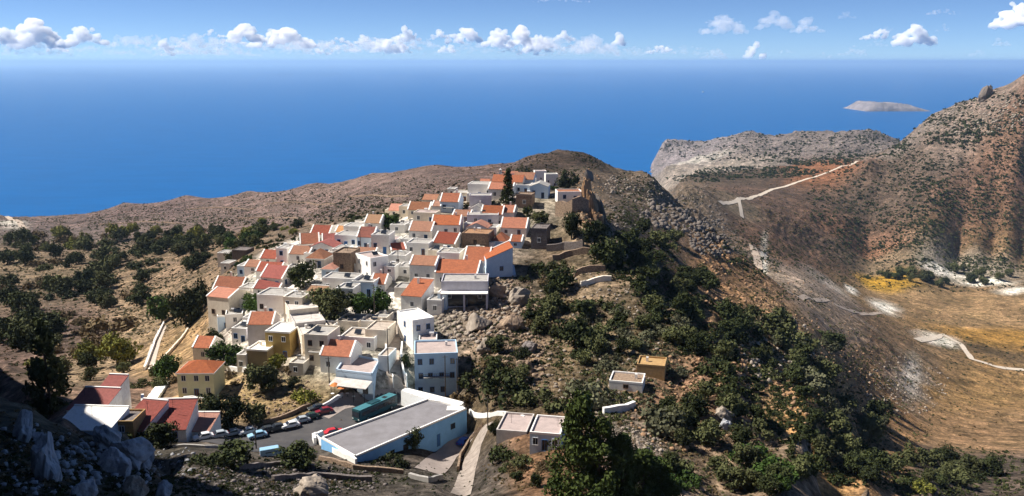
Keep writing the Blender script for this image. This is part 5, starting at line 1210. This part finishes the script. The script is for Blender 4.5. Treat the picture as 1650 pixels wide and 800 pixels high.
def bus():
    A = Vector(hit(572, 688)); B = Vector(hit(642, 656)); z = min(A.z, B.z) + .12; d = B - A; L = 12.5; yaw = math.atan2(d.y, d.x); c = (A + B) / 2
    t = thing('bus', 'long teal bus parked alongside the long hall', 'bus', (c.x - .6, c.y + 1.2, z), yaw); h = L / 2
    b = MB().box(-h, h, -1.25, 1.25, .4, 3.05).build('body', PAINT['teal'], t, .16)
    for s in (-1, 1):
        for i in range(8):
            x = -h + .8 + i * (L - 1.6) / 8; MB().box(x, x + (L - 1.6) / 8 - .12, s * 1.262 - .02, s * 1.262 + .02, 1.5, 2.5).build('window', 'window', b)
    for s, nm in ((-1, 'windscreen'), (1, 'rear_window')): MB().box(s * (h + .005) - .02, s * (h + .005) + .02, -1.05, 1.05, 1.35, 2.6).build(nm, 'window', b)
    for sx in (-.58, .66):
        for sy in (-1, 1):
            wv = MB().bar((sx * h, sy * .95, .5), (sx * h, sy * 1.27, .5), .5, n=16).build('wheel', TYRE, t); MB().bar((sx * h, sy * 1.272, .5), (sx * h, sy * 1.29, .5), .26, n=12).build('rim', RIM, wv)
    for sy in (-.9, .9): MB().box(-h - .03, -h + .02, sy - .2, sy + .2, .8, 1.0).build('headlight', LAMP, t)
    MB().box(-2, 1, -.8, .8, 3.095, 3.28).build('air_unit', PAINT['teal'], b); MB().box(-h + .3, h - .3, -1.12, 1.12, 3.052, 3.09).build('roof_panel', paint('light_teal_paint', (.06, .20, .23)), b); MB().box(2.6, 3.6, -.5, .5, 3.095, 3.18).build('roof_hatch', 'metal', b)
bus()

# ---------------------------------------------------------------- poles, lights, square furniture
POLES = [(253,716,30,'wooden pole between the two red-brown roofs'),(289,692,58,'tall pole in front of the red-brown roof'),(413,724,44,'pole behind the parked cars'),(531,622,52,'pole in front of the white house with orange roof'),
 (626,602,80,'tall pole beside the stepped lane'),(718,645,80,'pole against the bright blue house'),(737,640,70,'pole at the right corner of the bright blue house'),(581,405,38,'pole in front of the blue and white house'),
 (604,520,66,'slim pole in the courtyard trees'),(642,440,40,'thin pole mid-village below the small dark red roof'),(786,690,56,'pole beside the lower road'),(732,470,24,'short pole on the lilac loggia house')]
for px, py, hp, lab in POLES:
    X, Y, Z = hit(px, py); k = Y / F; h = hp * k
    t = thing('utility_pole', lab, 'pole', (X, Y, Z), random.uniform(-.5, .5), 'utility poles'); MB().bar((0, 0, -1), (0, 0, h), .15, .10, 8).build('post', 'wood', t)
    a = MB().bar((-.7, 0, h - .4), (.7, 0, h - .4), .05, n=6).build('crossarm', 'wood', t)
    for q in (-.6, 0, .6): MB().bar((q, 0, h - .35), (q, 0, h - .15), .04, .03, 6).build('insulator', 'frame', a)
UMB = mat('orange_canvas', (.60, .20, .06), .8)
for px, py, lab in ((540,634,'orange parasol left of two in front of the cafe'), (552,638,'orange parasol right of two in front of the cafe')):
    X, Y, Z = hit(px, py); t = thing('parasol', lab, 'parasol', (X, Y, Z + .1), 0, 'cafe parasols'); MB().bar((0, 0, 0), (0, 0, 2.4), .03).build('pole', 'metal', t)
    MB().bar((0, 0, 2.0), (0, 0, 2.6), 1.3, .08, 8).build('canopy', UMB, t)
for i, (px, py) in enumerate(((536,640),(546,643),(560,640),(570,644),(582,640))):
    X, Y, Z = hit(px, py); t = thing('cafe_table', ['first','second','third','fourth','fifth'][i] + ' small cafe table on the square counted from the left', 'table', (X, Y, Z + .16), 0, 'cafe tables'); MB().bar((0, 0, 0), (0, 0, .7), .04).bar((0, 0, 0), (0, 0, .04), .25, n=10).build('base', 'metal', t)
    MB().bar((0, 0, .7), (0, 0, .75), .42, n=12).build('table_top', 'frame', t)

# ---------------------------------------------------------------- ferry, island
def ferry():
    X, Y = on_plane(1133, 149, 0); t = thing('ferry', 'tiny white ferry far out on the blue sea', 'ship', (X, Y, 0), R(40)); h = 22
    m = MB(); m.quadprism([(-h, -4, -1), (h * .7, -4, -1), (h, 0, -1), (h * .7, 4, -1), (-h, 4, -1)], [(-h, -5, 5), (h * .75, -5, 5), (h * 1.1, 0, 6), (h * .75, 5, 5), (-h, 5, 5)]); m.build('hull', 'bright', t)
    MB().box(-h * .8, h * .45, -4, 4, 5.01, 11).build('superstructure', 'bright', t); MB().box(-h * .4, -h * .2, -1.5, 1.5, 11.01, 15).build('funnel', 'bright', t)
ferry()
def island():
    u0, s0 = us(1392, 172); Y0 = ZC / us(1440, 180)[1]; V = []; Fc = []; nx, ny = 120, 50
    xa, xb = us(1396, 170)[0] * Y0, us(1508, 170)[0] * Y0; dy = 700
    for j in range(ny):
        for i in range(nx):
            a = i / (nx - 1); b = j / (ny - 1); x = xa + (xb - xa) * a; y = Y0 + dy * b
            e = min(1, a / .16) ** .7 * min(1, (1 - a) / .35) ** .8 * min(1, b / .12) ** .5 * min(1, (1 - b) / .3)
            n_ = float(fbm(np.array([x / 120]), np.array([y / 120]), 4, 5, True)[0]); V.append((x, y, -6 + e * (84 - 26 * a) * (.65 + .5 * n_)))
    for j in range(ny - 1):
        for i in range(nx - 1): q = j * nx + i; Fc.append((q, q + 1, q + nx + 1, q + nx))
    m = mat('island_rock', (.27, .24, .25), .95, (.14, .125, .13), .012, 8, bump=6, bscale=.05)
    tag(link('island', mesh_np('island', V, Fc, [m])), kind='structure')
island()

# ---------------------------------------------------------------- clouds (beyond and above the haze)
def cloudmat(name, dens):
    m = bpy.data.materials.new(name); m.use_nodes = True; n = m.node_tree; n.nodes.remove(n.nodes['Principled BSDF'])
    v = n.nodes.new('ShaderNodeVolumePrincipled'); v.inputs['Color'].default_value = (1, 1, 1, 1); v.inputs['Density'].default_value = dens; v.inputs['Anisotropy'].default_value = 0.0
    n.links.new(v.outputs[0], n.nodes['Material Output'].inputs['Volume']); return m
CM = {'thick': cloudmat('cloud_vapour', .0075), 'thin': cloudmat('thin_cloud_vapour', .0016), 'veil': cloudmat('veil_cloud_vapour', .0010)}
CL = [ # px, base py, width px, height px, kind
 (58,76,86,48,'thick'),(6,70,40,30,'thick'),(134,72,66,34,'thick'),(192,74,30,20,'thin'),(242,72,54,20,'thin'),(342,60,38,14,'thick'),(300,66,30,12,'thin'),(395,68,64,32,'thick'),(456,76,110,34,'thick'),(528,76,46,14,'thin'),
 (590,84,44,30,'thin'),(656,66,40,26,'thick'),(708,64,34,18,'thick'),(754,68,46,30,'thick'),(804,74,52,32,'thick'),(842,76,48,36,'thick'),(884,82,50,30,'thin'),(908,66,34,20,'thick'),(960,86,62,30,'thin'),(1023,82,20,10,'thin'),(1066,86,44,18,'thick'),
 (1150,96,46,22,'thin'),(1217,96,32,28,'thick'),(1166,54,66,36,'thin'),(1246,46,56,32,'thin'),(1300,52,46,26,'thin'),(1330,94,22,12,'thin'),(1266,86,22,10,'thin'),(1420,64,64,18,'thick'),(1470,72,70,34,'thick'),(1640,44,60,44,'thick'),(905,4,90,12,'thin'),(1390,92,20,8,'thin')]
_r = random.Random(5)
for _i in range(84): CL.append((_r.uniform(0, 1000), _r.uniform(70, 90), _r.uniform(16, 60), _r.uniform(10, 26), _r.choice(('thin', 'thin', 'thick'))))
for _i in range(26): CL.append((_r.uniform(20, 1100), _r.uniform(78, 92), _r.uniform(90, 220), _r.uniform(10, 20), 'veil'))
for _i in range(10): CL.append((_r.uniform(1050, 1650), _r.uniform(20, 95), _r.uniform(20, 60), _r.uniform(8, 18), _r.choice(('thin', 'veil'))))
DC = 30000.0
for i, (px, py, wp, hp, kd) in enumerate(CL):
    Y = DC + random.uniform(-2500, 2500); u, s = us(px, py); X = u * Y; z0 = ZC - s * Y; k = Y / F; Wd, Hh = wp * k, hp * k
    r = random.Random(i * 5 + 1); bm = bmesh.new(); n = max(14, int(wp / 1.7))
    for j in range(n):
        a = r.uniform(-1, 1); top = (1 - abs(a) ** 1.6) * r.uniform(.35, 1.0); rad = min(Hh * r.uniform(.12, .27), Wd * .3) * (1 - .35 * abs(a))
        c = Vector((a * Wd * .5, r.uniform(-.5, .5) * Hh, max(rad * .5, top * Hh - rad)))
        mtx = Matrix.Translation(c) @ Matrix.Diagonal((rad * r.uniform(.9, 1.5), rad, rad * r.uniform(.7, 1.0), 1)); bmesh.ops.create_icosphere(bm, subdivisions=2, radius=1, matrix=mtx)
    me = bpy.data.meshes.new('cloud'); bm.to_mesh(me); bm.free(); me.materials.append(CM[kd]); o = link('cloud', me); o.location = (X, Y, max(z0, 545)); 
    rm = o.modifiers.new('remesh', 'REMESH'); rm.mode = 'VOXEL'; rm.voxel_size = max(Hh * .04, Wd / 90, 16)
    tx = bpy.data.textures.new('cloud_noise', 'CLOUDS'); tx.noise_scale = Hh * .22; tx.noise_depth = 4; dm = o.modifiers.new('displace', 'DISPLACE'); dm.texture = tx; dm.strength = Hh * .22; dm.mid_level = .5; dm.texture_coords = 'LOCAL'
    tag(o, 'small white cumulus cloud above the sea haze', 'cloud', 'clouds over the sea', 'stuff')
